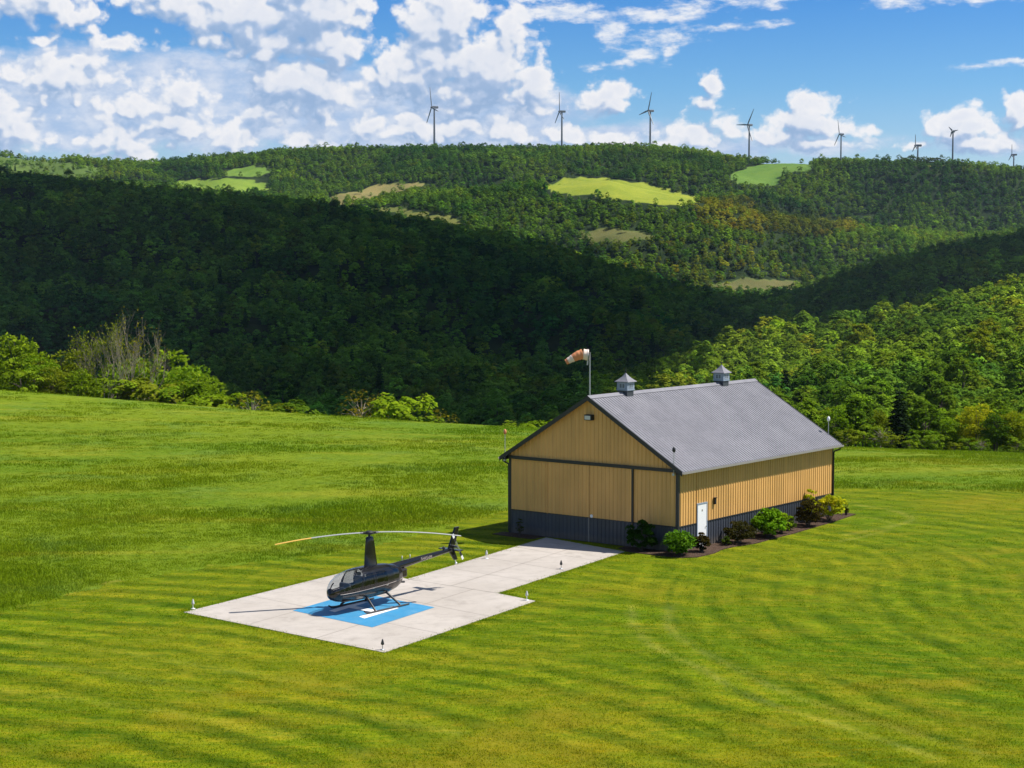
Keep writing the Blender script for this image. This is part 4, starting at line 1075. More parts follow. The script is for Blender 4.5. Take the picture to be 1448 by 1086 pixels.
# the 250 that show largest become trees of their own
infr = (wpx > -10) & (wpx < 1460) & (wY < 900)
cand = np.where(infr)[0]; cand = cand[np.argsort(-hs[cand])]
picked = cand[:258]
def spot(px, py):
    if px < 330: return 'on the slope behind the left end of the meadow'
    if px < 860: return 'in the shaded valley behind the meadow'
    if px < 1060: return 'in the sunlit wood above the hangar ridge'
    if px < 1200: return 'in the sunlit wood beyond the right end of the hangar'
    if px < 1330: return 'in the sunlit wood behind the dark conifer'
    return 'in the sunlit wood at the right border of the picture'
for i in picked:
    c = tint[i]*np.array((.62,.64,.95)); v = c.mean()
    hue = 'brownish' if c[0] > c[1]*1.02 else 'dark green' if c[1] < .85 else 'bright green' if c[1] > 1.3 else 'mid green'
    sz = 'tall' if scl[i] > 1.0 else 'low' if scl[i] < .75 else 'middling'
    pr = 'conifer' if (warm[i] > .955) else 'broad%d' % RNG.integers(0, 5)
    w = spot(wpx[i], wpy[i])
    if pr == 'conifer': lab = '%s dark conifer %s' % (sz, w); c = np.array((1,1.05,1))
    else: lab = '%s %s broadleaf tree %s' % (sz, hue, w)
    place_tree('conifer' if pr == 'conifer' else 'wood_tree', pr, float(wX[i]), float(wY[i]), float(scl[i]), tuple(c), lab, 'tree', lab.split(' ', 1)[1].replace('tree', 'trees').replace('conifer', 'conifers'), z=float(wZ[i])-.3)
rest = np.ones(nW, bool); rest[picked] = False

def instancer(name, protos, P, rot, sc, idx, col=None, mat_hide=None):
    """one object whose geometry nodes set the given meshes on its points"""
    pc = bpy.data.collections.new(name+'_kinds')
    for k, me_ in enumerate(protos):
        po = bpy.data.objects.new('%s_kind_%02d' % (name, k), me_); pc.objects.link(po)
    me_ = bpy.data.meshes.new(name); me_.vertices.add(len(P)); me_.vertices.foreach_set('co', np.asarray(P, np.float32).ravel())
    for nm, ty, key, arr in (('rot','FLOAT','value',rot), ('sc','FLOAT','value',sc), ('idx','INT','value',idx)):
        a_ = me_.attributes.new(nm, ty, 'POINT'); a_.data.foreach_set(key, np.asarray(arr, np.float32 if ty == 'FLOAT' else np.int32))
    if col is not None:
        a_ = me_.attributes.new('tint', 'FLOAT_COLOR', 'POINT'); a_.data.foreach_set('color', np.concatenate([col, np.ones((len(P), 1))], 1).astype(np.float32).ravel())
    ob = bpy.data.objects.new(name, me_); COL.objects.link(ob)
    ng = bpy.data.node_groups.new(name, 'GeometryNodeTree')
    ng.interface.new_socket('Geometry', in_out='INPUT', socket_type='NodeSocketGeometry'); ng.interface.new_socket('Geometry', in_out='OUTPUT', socket_type='NodeSocketGeometry')
    N = ng.nodes; L = ng.links
    gi = N.new('NodeGroupInput'); go = N.new('NodeGroupOutput'); ip_ = N.new('GeometryNodeInstanceOnPoints'); ci = N.new('GeometryNodeCollectionInfo')
    ci.inputs['Collection'].default_value = pc; ci.inputs['Separate Children'].default_value = True; ci.inputs['Reset Children'].default_value = True
    def at(nm, ty):
        n_ = N.new('GeometryNodeInputNamedAttribute'); n_.data_type = ty; n_.inputs[0].default_value = nm; return n_.outputs[0]
    cb = N.new('ShaderNodeCombineXYZ'); L.new(at('rot','FLOAT'), cb.inputs[2])
    e2r = N.new('FunctionNodeEulerToRotation'); L.new(cb.outputs[0], e2r.inputs[0])
    L.new(gi.outputs[0], ip_.inputs['Points']); L.new(ci.outputs[0], ip_.inputs['Instance']); ip_.inputs['Pick Instance'].default_value = True
    L.new(at('idx','INT'), ip_.inputs['Instance Index']); L.new(e2r.outputs[0], ip_.inputs['Rotation']); L.new(at('sc','FLOAT'), ip_.inputs['Scale'])
    L.new(ip_.outputs[0], go.inputs[0])
    md = ob.modifiers.new('scatter', 'NODES'); md.node_group = ng
    return ob
def far_tree(seed, h, rx, kd, n_clump, per, leaf, clump):   # the lower boughs reach the ground
    rng = np.random.default_rng(seed); rz = h*.45; zc = h*.53
    P, C = crown_points(rng, n_clump, per, rx, rz, zc, clump, kd)
    v, f = leaves(P, leaf, rng, .5, OUT); me_ = mesh_np('far_tree', v, f); me_.materials.append(M['leaf_inst']); return me_
kinds = [far_tree(200+i, h, rx, kd, 34, 26, .60, 1.5) for i, (h, rx, kd) in enumerate(((13.5,5.0,'round'),(15.5,4.5,'egg'),(12.5,5.6,'spread'),(16,5.0,'round'),(12.5,4.4,'egg')))]
c_me, _ = conifer_meshes(33, 15, 2.7, 800, .55); c_me.materials.append(M['leaf_inst']); kinds.append(c_me)
ix = RNG.integers(0, 5, nW); ix = np.where(warm > .965, 5, ix)
tint[ix == 5] *= (.55,.65,.75)
sel = rest
# a line of trees on the far right ridge
lx = np.concatenate([np.arange(1268, 1330, 4.6), [1181,1197,1201,1345,1352,1357,1182]]); 
lY = np.full(len(lx), 2790.0); lX = (lx-724)/F*lY
lZ = ground_z(lX, lY); ls = np.concatenate([np.full(len(lx)-7, 1.05), [.9,.8,.9,.8,.75,.8,.8]])
P = np.concatenate([np.stack([wX[sel], wY[sel], wZ[sel]-.4], 1), np.stack([lX, lY, lZ], 1)])
wood = instancer('woodland', kinds, P, np.concatenate([RNG.uniform(0, 6.28, sel.sum()), RNG.uniform(0, 6.28, len(lx))]), np.concatenate([scl[sel], ls]),
          np.concatenate([ix[sel], RNG.integers(0, 5, len(lx))]), np.concatenate([tint[sel], np.full((len(lx), 3), .8)]))
tag(wood, 'dense mixed woodland covering the rolling hills up to the skyline', 'woodland', kind='stuff')
print('woodland points', sel.sum())

# ------------------------------------------------------------------ grass tufts
def tuft_mesh(seed, n, hh, spread, w, mat):
    g = np.random.default_rng(seed); vs = []; fs = []
    for i in range(n):
        p = g.normal(size=2)*spread; a = g.uniform(0, 6.28); h_ = hh*g.uniform(.6, 1.25); le = g.normal(size=2)*hh*.45
        d = np.array([math.cos(a), math.sin(a)])*w*g.uniform(.7, 1.3); b = len(vs)
        vs += [(p[0]-d[0], p[1]-d[1], 0), (p[0]+d[0], p[1]+d[1], 0), (p[0]+d[0]*.6+le[0]*.45, p[1]+d[1]*.6+le[1]*.45, h_*.65), (p[0]-d[0]*.6+le[0]*.45, p[1]-d[1]*.6+le[1]*.45, h_*.65), (p[0]+le[0], p[1]+le[1], h_)]
        fs += [(b, b+1, b+2, b+3)]
        fs += [(b+3, b+2, b+4, b+4)]
    q = np.array([f for f in fs if f[2] != f[3]]); t3 = np.array([f[:3] for f in fs if f[2] == f[3]])
    me_ = mesh_np('tuft', np.array(vs), [q, t3]); me_.materials.append(mat); return me_
def grid_pts(n, lawn):
    # even in the picture, so nearer ground gets more
    Yv = 1/RNG.uniform(1/200.0, 1/44.0, n) if not lawn else 1/RNG.uniform(1/108.0, 1/44.0, n)
    Xv = RNG.uniform(-.33, .33, n)*Yv
    return Xv, Yv
pad_poly = [(p.x, p.y) for p in outline]
hpoly = [(hw(t, b).x, hw(t, b).y) for t, b in ((-.3,-.2),(HL+.3,-.2),(HL+.3,HW+.3),(-.3,HW+.3))]
BED = [(-1.3,-.2),(-1.35,2.0),(-.75,2.9),(-.05,2.9),(-.05,.0),(HL,.0),(HL+1.2,-.25),(HL+1.1,-1.0),(HL-2.5,-1.45),(11,-1.55),(8.6,-1.75),(6.4,-1.75),(4.6,-1.85),(3.0,-1.45),(1.9,-1.45),(.9,-1.75),(-.6,-1.7),(-1.2,-1.1)]
bedw = [(hw(t, b*.86 if b < -.3 else b).x, hw(t, b*.86 if b < -.3 else b).y) for t, b in BED]
def outside(X, Y): return ~(inpoly(X, Y, pad_poly) | inpoly(X, Y, hpoly) | inpoly(X, Y, bedw))
X, Y = grid_pts(24000, True)
wi = np.clip(((X+34)/.22).round().astype(int), 0, LX.shape[1]-1); wj = np.clip(((Y-42)/.22).round().astype(int), 0, LX.shape[0]-1)
k = inpoly(X, Y, lp) & outside(X, Y) & (wear[wj, wi] < RNG.uniform(.05, .5, len(X))); X = X[k]; Y = Y[k]
tk = [tuft_mesh(300+i, 18, .030, .15, .010, M['blade']) for i in range(4)]
gt = mow[wj, wi][k]; gd = dry[wj, wi][k]
tc = np.stack([1.05+.42*gt+.55*gd, 1.05+.32*gt+.15*gd, 1+.25*gt], 1)*1.75
ep = []; ec_ = [(p.x, p.y) for p in outline]
for (ax, ay), (bx, by) in zip(ec_, ec_[1:]+ec_[:1]):
    L_ = math.hypot(bx-ax, by-ay); nn_ = int(L_*16); t_ = RNG.uniform(0, 1, nn_); o_ = RNG.normal(.13, .05, nn_)
    ep.append(np.stack([ax+(bx-ax)*t_+(by-ay)/L_*o_, ay+(by-ay)*t_-(bx-ax)/L_*o_], 1))
ep = np.concatenate(ep); ep = ep[~inpoly(ep[:, 0], ep[:, 1], hpoly)]
X = np.concatenate([X, ep[:, 0]]); Y = np.concatenate([Y, ep[:, 1]]); tc = np.concatenate([tc, np.full((len(ep), 3), 1.9)])
g1 = instancer('lawn_grass', tk, np.stack([X, Y, np.full(len(X), .02)], 1), RNG.uniform(0, 6.28, len(X)), RNG.uniform(.7, 1.5, len(X)), RNG.integers(0, 4, len(X)), tc)
tag(g1, 'short mown grass round the helipad and the hangar', 'grass', kind='stuff')
X, Y = grid_pts(80000, False)
e = np.interp(X/Y, QS, Ye)
k = ~inpoly(X, Y, lp) & outside(X, Y) & (Y < e+12); X = X[k]; Y = Y[k]
tk = [tuft_mesh(320+i, 20, .105, .27, .016, M['blade_m']) for i in range(4)]
cl = np.clip(vnoise(X, Y, 14, 9)*.35+.9, .35, 1.9)
g2 = instancer('meadow_grass', tk, np.stack([X, Y, ground_z(X, Y)], 1), RNG.uniform(0, 6.28, len(X)), cl*RNG.uniform(.6, 1.2, len(X)), RNG.integers(0, 4, len(X)))
tag(g2, 'long green meadow grass left of and behind the hangar', 'grass', kind='stuff')

# ------------------------------------------------------------------ mulch bed and shrubs
bd = MB(); bd.prism(bedw, -.1, .055); bed = bd.build('mulch_bed', M['mulch']); tag(bed, kind='structure')
bd = MB(); bd.prism([(hw(t,b).x, hw(t,b).y) for t, b in ((-1.1,7.75),(-1.0,10.4),(-.05,10.4),(-.05,7.75))], -.1, .05); tag(bd.build('mulch_bed', M['mulch']), kind='structure')
def shrub(name, t, b, r, h, kindm, color, label, seed, leaf=.075, n=1700, spiky=False):
    p = hw(t, b); rng = np.random.default_rng(seed)
    o_ = empty(name, (p.x, p.y, .05), 0, label, 'shrub', 'shrubs along the hangar walls')
    P_, C = crown_points(rng, 34, n//34, r*.82, h*.47, h*.50, r*.27, 'round', .4)
    if spiky:
        d = rng.normal(size=(n//4, 3)); d[:, 2] = np.abs(d[:, 2])+.2; d /= np.linalg.norm(d, axis=1)[:, None]
        P_ = np.concatenate([P_, np.array([0,0,h*.4])+d*np.array([r,r,h*.68])*rng.uniform(.75, 1.12, (n//4, 1))])
    P_ = P_[P_[:, 2] > .02]
    v, f = leaves(P_, leaf, rng, .4)
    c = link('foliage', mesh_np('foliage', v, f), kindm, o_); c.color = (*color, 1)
    m = MB()
    for k in range(9):
        q = Vector(C[k % len(C)]); m.tube([(rng.normal()*.06, rng.normal()*.06, -.05), q*.5+Vector((0,0,.1)), q], [.022,.016,.006], 5)
    m.build('stem', M['bark'], o_); return o_
bg = M['bush_green']
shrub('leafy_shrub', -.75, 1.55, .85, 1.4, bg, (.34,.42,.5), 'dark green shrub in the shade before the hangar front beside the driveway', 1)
shrub('leafy_shrub', -.75, -.55, .80, 1.05, bg, (1.1,1.1,.8), 'mid green spiky shrub at the near corner of the hangar', 2, spiky=True)
shrub('barberry', .75, -.85, .50, .90, bg, (.75,.26,.9), 'small dark red barberry between the green shrub and the white door', 3, .055)
shrub('barberry', 4.05, -.95, .85, 1.05, bg, (.62,.25,.8), 'wide dark red barberry just right of the white door', 4, .055, 2200)
shrub('small_plant', 3.15, -.75, .28, .42, bg, (.8,.6,.8), 'low olive plant at the left foot of the wide barberry', 12, .05, 500)
shrub('hydrangea', 6.75, -1.0, 1.0, 1.4, bg, (1.7,1.6,.8), 'large round bright green shrub in the middle of the side bed', 5, .095, 2200)
shrub('hydrangea', 8.15, -.95, .62, 1.05, bg, (2.7,1.8,.8), 'yellow green shrub right against the large round green one', 6, .075, 1300)
shrub('small_plant', 9.2, -.85, .38, .72, bg, (1.0,.75,.9), 'thin olive plant between the yellow green shrub and the tall barberry', 7, .05, 700)
shrub('barberry', 11.1, -.95, .92, 1.42, bg, (.62,.24,.8), 'tall dark red barberry near the far end of the side bed', 8, .055, 2400)
shrub('golden_shrub', 13.5, -.85, 1.0, 1.5, bg, (5.4,2.5,1.0), 'golden yellow shrub at the far corner of the hangar', 9, .07, 1900)
shrub('golden_shrub', 12.4, -.30, .5, 1.75, bg, (5.2,2.5,1.0), 'narrow golden shrub behind the tall barberry against the wall', 13, .07, 900)
shrub('small_plant', 16.0, -.6, .18, .70, bg, (.9,.45,.9), 'tiny reddish plant alone at the far end of the mulch', 10, .04, 220)
shrub('small_plant', -.65, 8.9, .22, .95, bg, (.55,.36,.7), 'dry spindly plant before the left end of the hangar front', 11, .04, 260)

# ------------------------------------------------------------------ wind turbines
def turbine(px, ybase, yhub, Y, yaw, spin, label, bl=.46):
    x = (px-724)/F*Y; zb = gz(x, Y)-3; zh = hgt(yhub, Y); h = zh-zb
    o_ = empty('wind_turbine', (x, Y, zb), R(yaw), label, 'wind turbine', 'wind turbines on the skyline')
    k = h/70.0
    m = MB(); m.tube([(0,0,0),(0,0,h*.5),(0,0,h)], [1.75*k+.1,1.45*k+.1,1.1*k+.1], 12); m.build('tower', M['turbine'], o_)
    m = MB(); m.box(-3.2*k,6.2*k,-1.9*k,1.9*k,h-1.4*k,h+2.2*k); bevel(m.build('nacelle', M['turbine'], o_), .5*k)
    m = MB(); m.tube([(-3.2*k,0,h+.3*k),(-5.2*k,0,h+.3*k),(-6.4*k,0,h+.3*k)], [1.7*k,1.5*k,.3*k], 10); hb_ = m.build('rotor_hub', M['turbine'], o_)
    for j in range(3):
        w = R(spin)+j*2*PI/3; d = Vector((0, math.sin(w), math.cos(w))); nn = Vector((0, math.cos(w), -math.sin(w)))
        m = MB(); vs = []; L_ = h*bl
        for r_, c_w in ((0,.9),(.12,1.5),(.25,1.75),(.6,1.1),(.9,.6),(1,.25)):
            p = Vector((-4.4*k,0,h+.3*k))+d*L_*r_; c_w *= k*.95
            vs += [p-nn*c_w+Vector((.3*k,0,0)), p+nn*c_w*.6+Vector((.5*k,0,0)), p+nn*c_w*.6-Vector((.3*k,0,0)), p-nn*c_w-Vector((.3*k,0,0))]
        m.add(vs, [(4*i+a_, 4*i+(a_+1)%4, 4*i+4+(a_+1)%4, 4*i+4+a_) for i in range(5) for a_ in range(4)]+[(3,2,1,0),(20,21,22,23)]); m.build('rotor_blade', M['turbine'], hb_)
# yaw: 0 = rotor faces -x (edge on to the viewer); 90 = rotor towards the viewer
turbine(615,207,152,3060,22,14,'wind turbine farthest left on the skyline with one blade pointing up right')
turbine(794,207,158,3040,14,2,'wind turbine second from the left with an upright blade')
turbine(918,207,157,3020,24,-22,'wind turbine third from the left with a blade leaning left')
turbine(1057,222,177,2950,30,-34,'thin wind turbine fourth from the left standing above the far green field')
turbine(1186,223,190,2830,16,14,'wind turbine fifth from the left rising beside a dark tree clump')
turbine(1294,222,206,2990,4,0,'small cross shaped wind turbine behind the row of trees on the right ridge', .26)
turbine(1343,222,186,2830,60,40,'slim tall wind turbine right of the row of trees', .15)
turbine(1429,234,219,2980,4,0,'smallest cross shaped wind turbine near the right border of the picture', .30)

# ------------------------------------------------------------------ an unseen cumulus above the frame, outlined to shade the near hills
near_b = [(-900,470),(-300,640),(0,660),(110,630),(190,500),(250,380),(310,275),(500,235),(720,250),(800,300),(850,690),(885,820),(950,880),(1050,960),(1150,1005),(1250,1075),(1350,1130),(1448,1180),(1700,1200),(2100,1200)]
far_b = [(2100,1800),(1700,1800),(1448,1800),(1250,1790),(1150,1750),(1090,1690),(1050,1670),(950,1690),(860,1760),(600,1840),(300,1890),(0,1940),(-300,1980),(-900,2000)]
CZ = 620.0
foot = []
for x, Y in near_b+far_b:
    X0 = (x-724)/F*Y; z0 = gz(X0, Y)+8; t = (CZ-z0)/SUN_DIR.z
    foot.append((X0+SUN_DIR.x*t, Y+SUN_DIR.y*t))
fxs = [p[0] for p in foot]; fys = [p[1] for p in foot]
stp = 14.0
CX, CY = np.meshgrid(np.arange(min(fxs)-120, max(fxs)+120, stp), np.arange(min(fys)-120, max(fys)+120, stp))
ins = inpoly(CX+wob(CX, CY, 11, 130)+wob(CX, CY, 5, 47), CY+wob(CY, CX, 11, 110)+wob(CY, CX, 5, 41), foot)
d = np.zeros(CX.shape); cur = ins.copy()
for k in range(14):
    d += cur; cur = cur & np.roll(cur, 1, 0) & np.roll(cur, -1, 0) & np.roll(cur, 1, 1) & np.roll(cur, -1, 1)
bil = np.abs(vnoise(CX, CY, 180, 31))*40+np.abs(vnoise(CX, CY, 70, 32))*18
tz = CZ+np.sqrt(d/14)*(70+bil); bz = CZ-np.sqrt(d/14)*6-np.abs(vnoise(CX, CY, 90, 33))*4*(d > 0)
ny, nx = CX.shape; ii = (np.arange(ny-1)[:, None]*nx+np.arange(nx-1)[None, :])
kp = ins[:-1, :-1] | ins[1:, :-1] | ins[:-1, 1:] | ins[1:, 1:]; ii = ii[kp]; N0 = nx*ny
tz = np.where(d > 0, tz, CZ); bz = np.where(d > 0, bz, CZ-.5)
vv = np.concatenate([np.stack([CX.ravel(), CY.ravel(), tz.ravel()], 1), np.stack([CX.ravel(), CY.ravel(), bz.ravel()], 1)])
ff = np.concatenate([np.stack([ii, ii+1, ii+nx+1, ii+nx], 1), np.stack([ii+nx, ii+nx+1, ii+1, ii], 1)+N0])
us = np.unique(ff); rm = np.full(len(vv), -1); rm[us] = np.arange(len(us))
t = new_mat('cloud_white'); b = t.N('ShaderNodeBsdfDiffuse'); t.put(b.inputs[0], t.mix(t.noise(t.pos(), .01, 5, .6), (.85,.86,.88), (.93,.93,.93))); tl = t.N('ShaderNodeBsdfTranslucent'); t.put(tl.inputs[0], (.5,.5,.52))
ad = t.N('ShaderNodeMixShader'); ad.inputs[0].default_value = .12; t.l.new(b.outputs[0], ad.inputs[1]); t.l.new(tl.outputs[0], ad.inputs[2])
th_ = t.N('ShaderNodeBsdfTransparent'); a2 = t.N('ShaderNodeMixShader'); t.put(a2.inputs[0], t.ramp(t.noise(t.pos(), .0045, 4, .6), .42, .72, .12, .30)); t.l.new(ad.outputs[0], a2.inputs[1]); t.l.new(th_.outputs[0], a2.inputs[2]); t.l.new(a2.outputs[0], t.out.inputs[0])
cloud = link('cloud', mesh_np('cloud', vv[us], rm[ff], True), t.mat); tag(cloud, kind='stuff'); cloud['label'] = 'broad cumulus cloud above the frame, outlined to shade the valley hills'; cloud['category'] = 'cloud'

# ------------------------------------------------------------------ sky
W = bpy.data.worlds.new('World'); S.world = W; W.use_nodes = True; W.node_tree.nodes.clear()
def density_group(fine=True):
    g = bpy.data.node_groups.new('cumulus' if fine else 'cumulus_body', 'ShaderNodeTree')
    g.interface.new_socket('P', in_out='INPUT', socket_type='NodeSocketVector'); g.interface.new_socket('D', in_out='OUTPUT', socket_type='NodeSocketFloat')
    t = NT(g); gi = t.N('NodeGroupInput'); go = t.N('NodeGroupOutput'); P = gi.outputs[0]
    # P: azimuth and height above the horizon in units of 1/2457 rad
    w = t.N('ShaderNodeTexNoise'); t.put(w.inputs['Vector'], P); w.inputs['Scale'].default_value = .012; w.inputs['Detail'].default_value = 5; w.inputs['Roughness'].default_value = .55
    Pw = t.vm('ADD', P, t.vm('MULTIPLY', t.vm('SUBTRACT', w.outputs['Color'], (.5,.5,.5)), (44,28,0)))
    blobs = CLOUDS
    acc = None
    for (x, y, rx, ry, am) in blobs:
        q = t.vm('MULTIPLY', t.vm('SUBTRACT', Pw, (x-724, 376-y, 0)), (1/rx, 1/ry, 0))
        v = t.math('MULTIPLY', t.math('SUBTRACT', 1.0, t.vm('LENGTH', q)), am)
        acc = v if acc is None else t.math('SMOOTH_MAX', acc, v, .18)
    # puffs
    s = t.mapping(Pw, (1,1.25,1))
    def vor(sc, det):
        v = t.N('ShaderNodeTexVoronoi', feature='SMOOTH_F1'); t.put(v.inputs['Vector'], s); v.inputs['Scale'].default_value = sc
        v.inputs['Detail'].default_value = det; v.inputs['Roughness'].default_value = .5; v.inputs['Smoothness'].default_value = .35
        return v.outputs['Distance']
    b1 = t.math('SUBTRACT', .5, vor(.034, 3 if fine else 1)); b2 = t.noise(Pw, .034, 8 if fine else 2, .66 if fine else .5)
    n = t.math('ADD', t.math('MULTIPLY', b1, .7), t.math('MULTIPLY', t.math('SUBTRACT', b2, .5), .95))
    d = t.math('ADD', t.math('ADD', acc, .24), n)
    t.l.new(d, go.inputs[0]); return g
CLOUDS = [
 (60,18,130,40,1),(120,42,55,26,0.8),(20,8,110,40,0.9),(178,74,68,15,0.65),(75,72,20,9,0.4),(270,90,18,8,0.4),
 (440,15,105,95,1.3),(470,70,60,55,1),(350,28,120,62,1.15),(270,8,110,42,1),(400,70,90,40,0.9),
 (100,118,117,44.2,0.8),(20,160,42.9,44.2,0.95),(50,190,54.6,39,0.9),(190,210,66.3,39,0.95),(200,160,70.2,33.8,0.7),(270,130,54.6,36.4,0.85),(330,200,58.5,31.2,0.85),
 (420,125,89.7,54.6,1.1),(470,140,54.6,44.2,0.9),(250,182,62.4,33.8,0.8),(370,170,62.4,28.6,0.75),(430,195,46.8,28.6,0.8),(520,182,35.1,31.2,0.9),(590,180,54.6,31.2,0.85),
 (625,35,75,80,1.2),(600,95,85,60,1.2),(690,100,85,70,1.25),(725,50,42,48,0.9),(755,125,37.44,57.2,1),(650,135,85.8,41.6,0.9),(640,185,70.2,31.2,0.8),(715,190,46.8,31.2,0.8),(560,110,60,50,0.8),
 (855,140,58,26,1),(870,130,28,20,0.8),(830,152,40,14,0.7),(800,195,60,20,0.7),(850,200,80,18,0.7),
 (975,192,62,28,0.9),(1005,125,24,28,0.8),(995,152,22,22,0.65),(1020,180,40,28,0.7),(915,192,40,14,0.5),(950,205,90,16,0.7),
 (1140,178,82,30,1),(1140,160,34,28,0.95),(1185,185,50,22,0.8),(1100,195,60,22,0.85),(1150,205,110,14,0.7),(1080,170,18,12,0.5),
 (1350,188,72,28,1),(1340,178,36,24,0.9),(1385,195,40,22,0.8),(1310,185,30,18,0.7),(1370,212,100,14,0.75),(1425,172,44,26,0.95),(1408,158,28,20,0.8),(1448,205,40,22,0.7),(1280,210,60,10,0.5),
]
WISPS = [
 (800,27,85,12,.75),(865,48,24,22,.7),(915,32,60,11,.7),(965,28,40,16,.6),(935,62,50,10,.65),(900,82,40,10,.65),(880,97,24,9,.6),(945,80,15,12,.6),(1010,46,45,7,.55),(985,12,30,8,.5),(840,100,20,5,.4),
 (1110,2,100,13,.85),(1060,18,60,7,.45),(1350,8,110,15,.95),(1260,19,50,10,.65),(760,2,52,10,.85),(1415,103,42,6,.6),(1350,110,35,4,.35),(1085,40,30,6,.4),
]
t = NT(W.node_tree)
out = t.N('ShaderNodeOutputWorld'); bg_ = t.N('ShaderNodeBackground'); sky = t.N('ShaderNodeTexSky')
sky.sky_type = 'NISHITA'; sky.sun_disc = False; sky.sun_elevation = SUN_EL; sky.sun_rotation = PI/2-SUN_AZ; sky.altitude = 400; sky.air_density = 1.0; sky.dust_density = .4; sky.ozone_density = 2.5
D = t.N('ShaderNodeTexCoord').outputs['Generated']
sp = t.N('ShaderNodeSeparateXYZ'); t.put(sp.inputs[0], t.vm('NORMALIZE', D))
az = t.math('ARCTAN2', sp.outputs[0], sp.outputs[1]); el = t.math('ARCSINE', sp.outputs[2])
cb = t.N('ShaderNodeCombineXYZ'); t.put(cb.inputs[0], t.math('MULTIPLY', az, F)); t.put(cb.inputs[1], t.math('MULTIPLY', el, F))
P = cb.outputs[0]
G = density_group(); GB = density_group(False)
def dens(off, fine=False):
    n = t.N('ShaderNodeGroup'); n.node_tree = G if fine else GB; t.put(n.inputs[0], t.vm('ADD', P, off) if off else P); return n.outputs[0]
d0 = dens(None, True); d1 = dens((4.0, 6.0, 0), True); s0 = dens(None); s1_ = dens((8.0, 12.0, 0)); d2 = dens((8.0, 32.0, 0))
cov = t.ramp(d0, -.04, .42)
lit = t.math('ADD', t.math('MULTIPLY', t.math('SUBTRACT', d0, d1), .55), t.math('ADD', t.math('MULTIPLY', t.math('SUBTRACT', s0, s1_), 1.0), t.math('MULTIPLY', t.math('SUBTRACT', s0, d2), .8)))
d3 = dens((4.0, 62.0, 0))
lit = t.math('SUBTRACT', lit, t.math('MULTIPLY', t.ramp(d3, .1, 1.1, 0, 1, False), .26))
lit = t.ramp(lit, -.78, .44, 0, 1, False)
thick = t.ramp(d0, .25, 1.0)
# clear sky: deeper overhead, paler at the skyline
base = t.vm('SCALE', sky.outputs[0], scale=1.0)
grad = t.N('ShaderNodeValToRGB'); t.put(grad.inputs[0], t.ramp(el, .0, .5, 0, 1, False))
cr = grad.color_ramp; cr.elements[0].position = .08; cr.elements[0].color = (.80,.87,1.0,1)
e_ = cr.elements.new(.20); e_.color = (.42,.72,1.0,1); e_ = cr.elements.new(.32); e_.color = (.20,.55,.98,1); cr.elements[-1].position = 1.0; cr.elements[-1].color = (.55,.80,1.05,1)
blue = t.mix(1.0, base, grad.outputs[0], 'MULTIPLY')
# elsewhere in the sky: simple broken cloud
cs = t.N('ShaderNodeValToRGB'); t.put(cs.inputs[0], lit); cr = cs.color_ramp
cr.elements[0].position = 0; cr.elements[0].color = (2.45,3.55,5.4,1); cr.elements[1].position = 1; cr.elements[1].color = (7.4,7.3,7.4,1)
e_ = cr.elements.new(.38); e_.color = (3.6,4.5,6.1,1); e_ = cr.elements.new(.66); e_.color = (6.3,6.5,7.0,1)
cs = t.mix(t.math('MULTIPLY', thick, .30), cs.outputs[0], (3.6,4.5,6.2))
# a pale veil of high cloud behind the heaps
vs_ = None; Pv = t.vm('ADD', P, t.vm('MULTIPLY', t.vm('SUBTRACT', t.noise(P, .012, 5, .55), (.5,.5,.5)), (60,40,0)))
for (x, y, rx, ry, am) in ((60,158,330,78,2.2),(300,150,330,80,2.2),(560,172,330,66,2.2),(760,200,280,34,1.4),(1000,215,200,22,.8),(1150,212,170,20,.8),(1390,214,150,20,.8),(110,95,130,20,1.0)):
    q = t.math('MULTIPLY', t.math('SUBTRACT', 1.0, t.vm('LENGTH', t.vm('MULTIPLY', t.vm('SUBTRACT', Pv, (x-724, 376-y, 0)), (1/rx, 1/ry, 0)))), am)
    vs_ = q if vs_ is None else t.math('MAXIMUM', vs_, q)
vn = t.math('SUBTRACT', t.noise(t.vm('MULTIPLY', P, (1,2.2,1)), .011, 7, .6), .5)
veil = t.ramp(t.math('ADD', vs_, t.math('MULTIPLY', vn, 1.8)), .0, .8, 0, .95)
vcol = t.mix(t.ramp(t.noise(t.vm('MULTIPLY', P, (1,1.8,1)), .02, 6, .6), .35, .68), (3.3,4.4,6.3), (5.7,6.1,7.0))
wp_ = t.vm('ADD', P, t.vm('MULTIPLY', t.vm('SUBTRACT', t.noise(P, .02, 6, .6), (.5,.5,.5)), (60,26,0))); wa = None
for (x, y, rx, ry, am) in WISPS:
    q = t.math('SUBTRACT', 1.0, t.vm('LENGTH', t.vm('MULTIPLY', t.vm('SUBTRACT', wp_, (x-724, 376-y, 0)), (1/(rx*1.15), 1/(ry*1.35), 0))))
    q = t.math('MULTIPLY', q, am); wa = q if wa is None else t.math('SMOOTH_MAX', wa, q, .15)
wn = t.math('SUBTRACT', t.noise(t.mapping(P, (.6,1.7,1), (0,0,R(-12))), .045, 8, .66), .5)
wv = t.ramp(t.math('ADD', wa, t.math('MULTIPLY', wn, 1.5)), .02, .62, 0, .96)
wc = t.mix(t.ramp(wn, -.2, .2), (5.4,6.0,7.0), (7.2,7.2,7.4))
col = t.mix(wv, t.mix(cov, t.mix(veil, blue, vcol), cs), wc)
t.put(bg_.inputs[0], col); bg_.inputs[1].default_value = .092
bg2 = t.N('ShaderNodeBackground'); nz = t.noise(t.vm('MULTIPLY', D, (1,1,2.2)), 2.6, 5, .55)
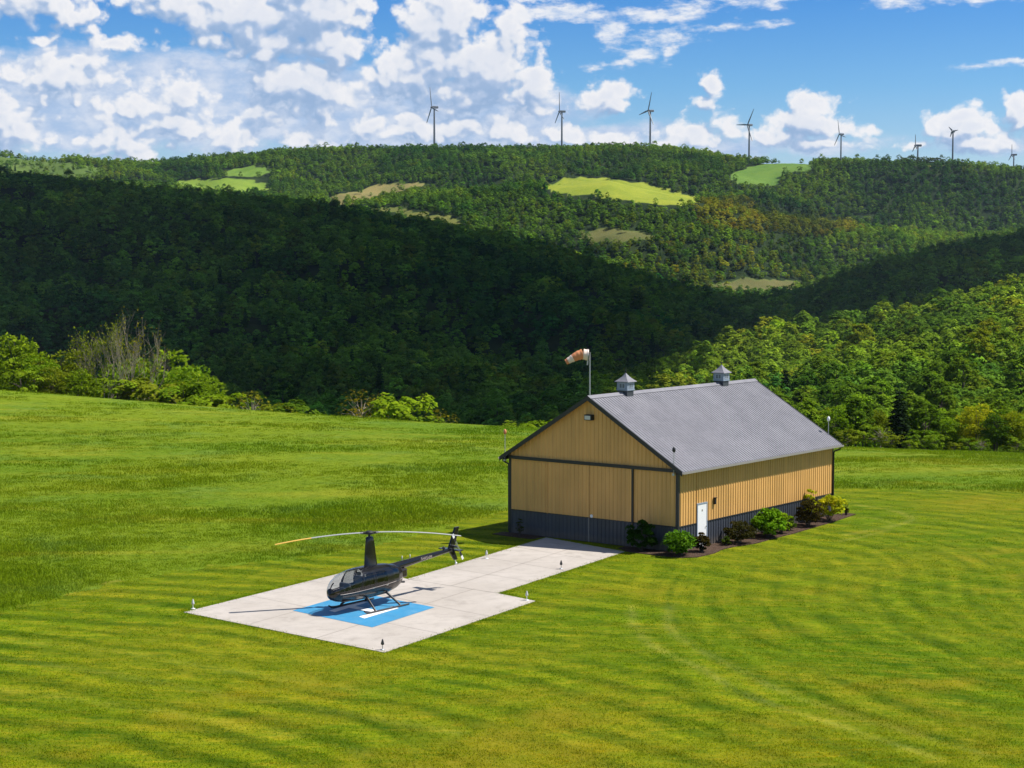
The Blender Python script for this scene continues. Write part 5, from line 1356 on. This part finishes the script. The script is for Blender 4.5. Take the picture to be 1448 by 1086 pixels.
t.put(bg2.inputs[0], t.mix(t.ramp(nz, .50, .68), blue, (7.4,7.8,8.6))); bg2.inputs[1].default_value = .074
front = t.math('MULTIPLY', t.ramp(t.math('ABSOLUTE', az), .52, .46, 0, 1, False), t.math('MULTIPLY', t.ramp(el, .26, .22, 0, 1, False), t.ramp(sp.outputs[1], .0, .1, 0, 1, False)), clamp=True)
wm_ = t.N('ShaderNodeMixShader'); t.put(wm_.inputs[0], front); t.l.new(bg2.outputs[0], wm_.inputs[1]); t.l.new(bg_.outputs[0], wm_.inputs[2])
t.l.new(wm_.outputs[0], out.inputs[0])
W.cycles.sampling_method = 'MANUAL'; W.cycles.sample_map_resolution = 512

sl = bpy.data.lights.new('sun', 'SUN'); sl.energy = 4.9; sl.angle = R(.53); sl.color = (1,.955,.89)
so = bpy.data.objects.new('sun', sl); COL.objects.link(so); so.rotation_euler = SUN_DIR.to_track_quat('Z', 'Y').to_euler()

# ------------------------------------------------------------------ haze
hz = MB(); hz.box(-3400,3400,-330,5400,-420,470)
t = new_mat('haze_air'); pv = t.N('ShaderNodeVolumePrincipled'); pv.inputs['Density'].default_value = 2.5e-5; pv.inputs['Color'].default_value = (.62,.82,1,1); pv.inputs['Anisotropy'].default_value = .1
t.l.new(pv.outputs[0], t.out.inputs['Volume'])
haze = hz.build('haze', t.mat); tag(haze, kind='stuff')
# ------------------------------------------------------------------ camera and output
cam = bpy.data.cameras.new('camera'); cam.sensor_width = 36; cam.lens = F/1448*36; cam.clip_end = 20000; cam.clip_start = 1
co = bpy.data.objects.new('camera', cam); COL.objects.link(co); co.location = (0,0,H); co.rotation_euler = (PI/2-PITCH,0,0)
S.camera = co
S.view_settings.view_transform = 'Standard'; S.view_settings.look = 'None'; S.view_settings.exposure = .5; S.view_settings.gamma = 1
S.cycles.use_denoising = True; S.cycles.denoiser = 'OPENIMAGEDENOISE'
S.cycles.max_bounces = 6; S.cycles.diffuse_bounces = 3; S.cycles.glossy_bounces = 3; S.cycles.transparent_max_bounces = 12; S.cycles.transmission_bounces = 4
S.cycles.sample_clamp_indirect = 6
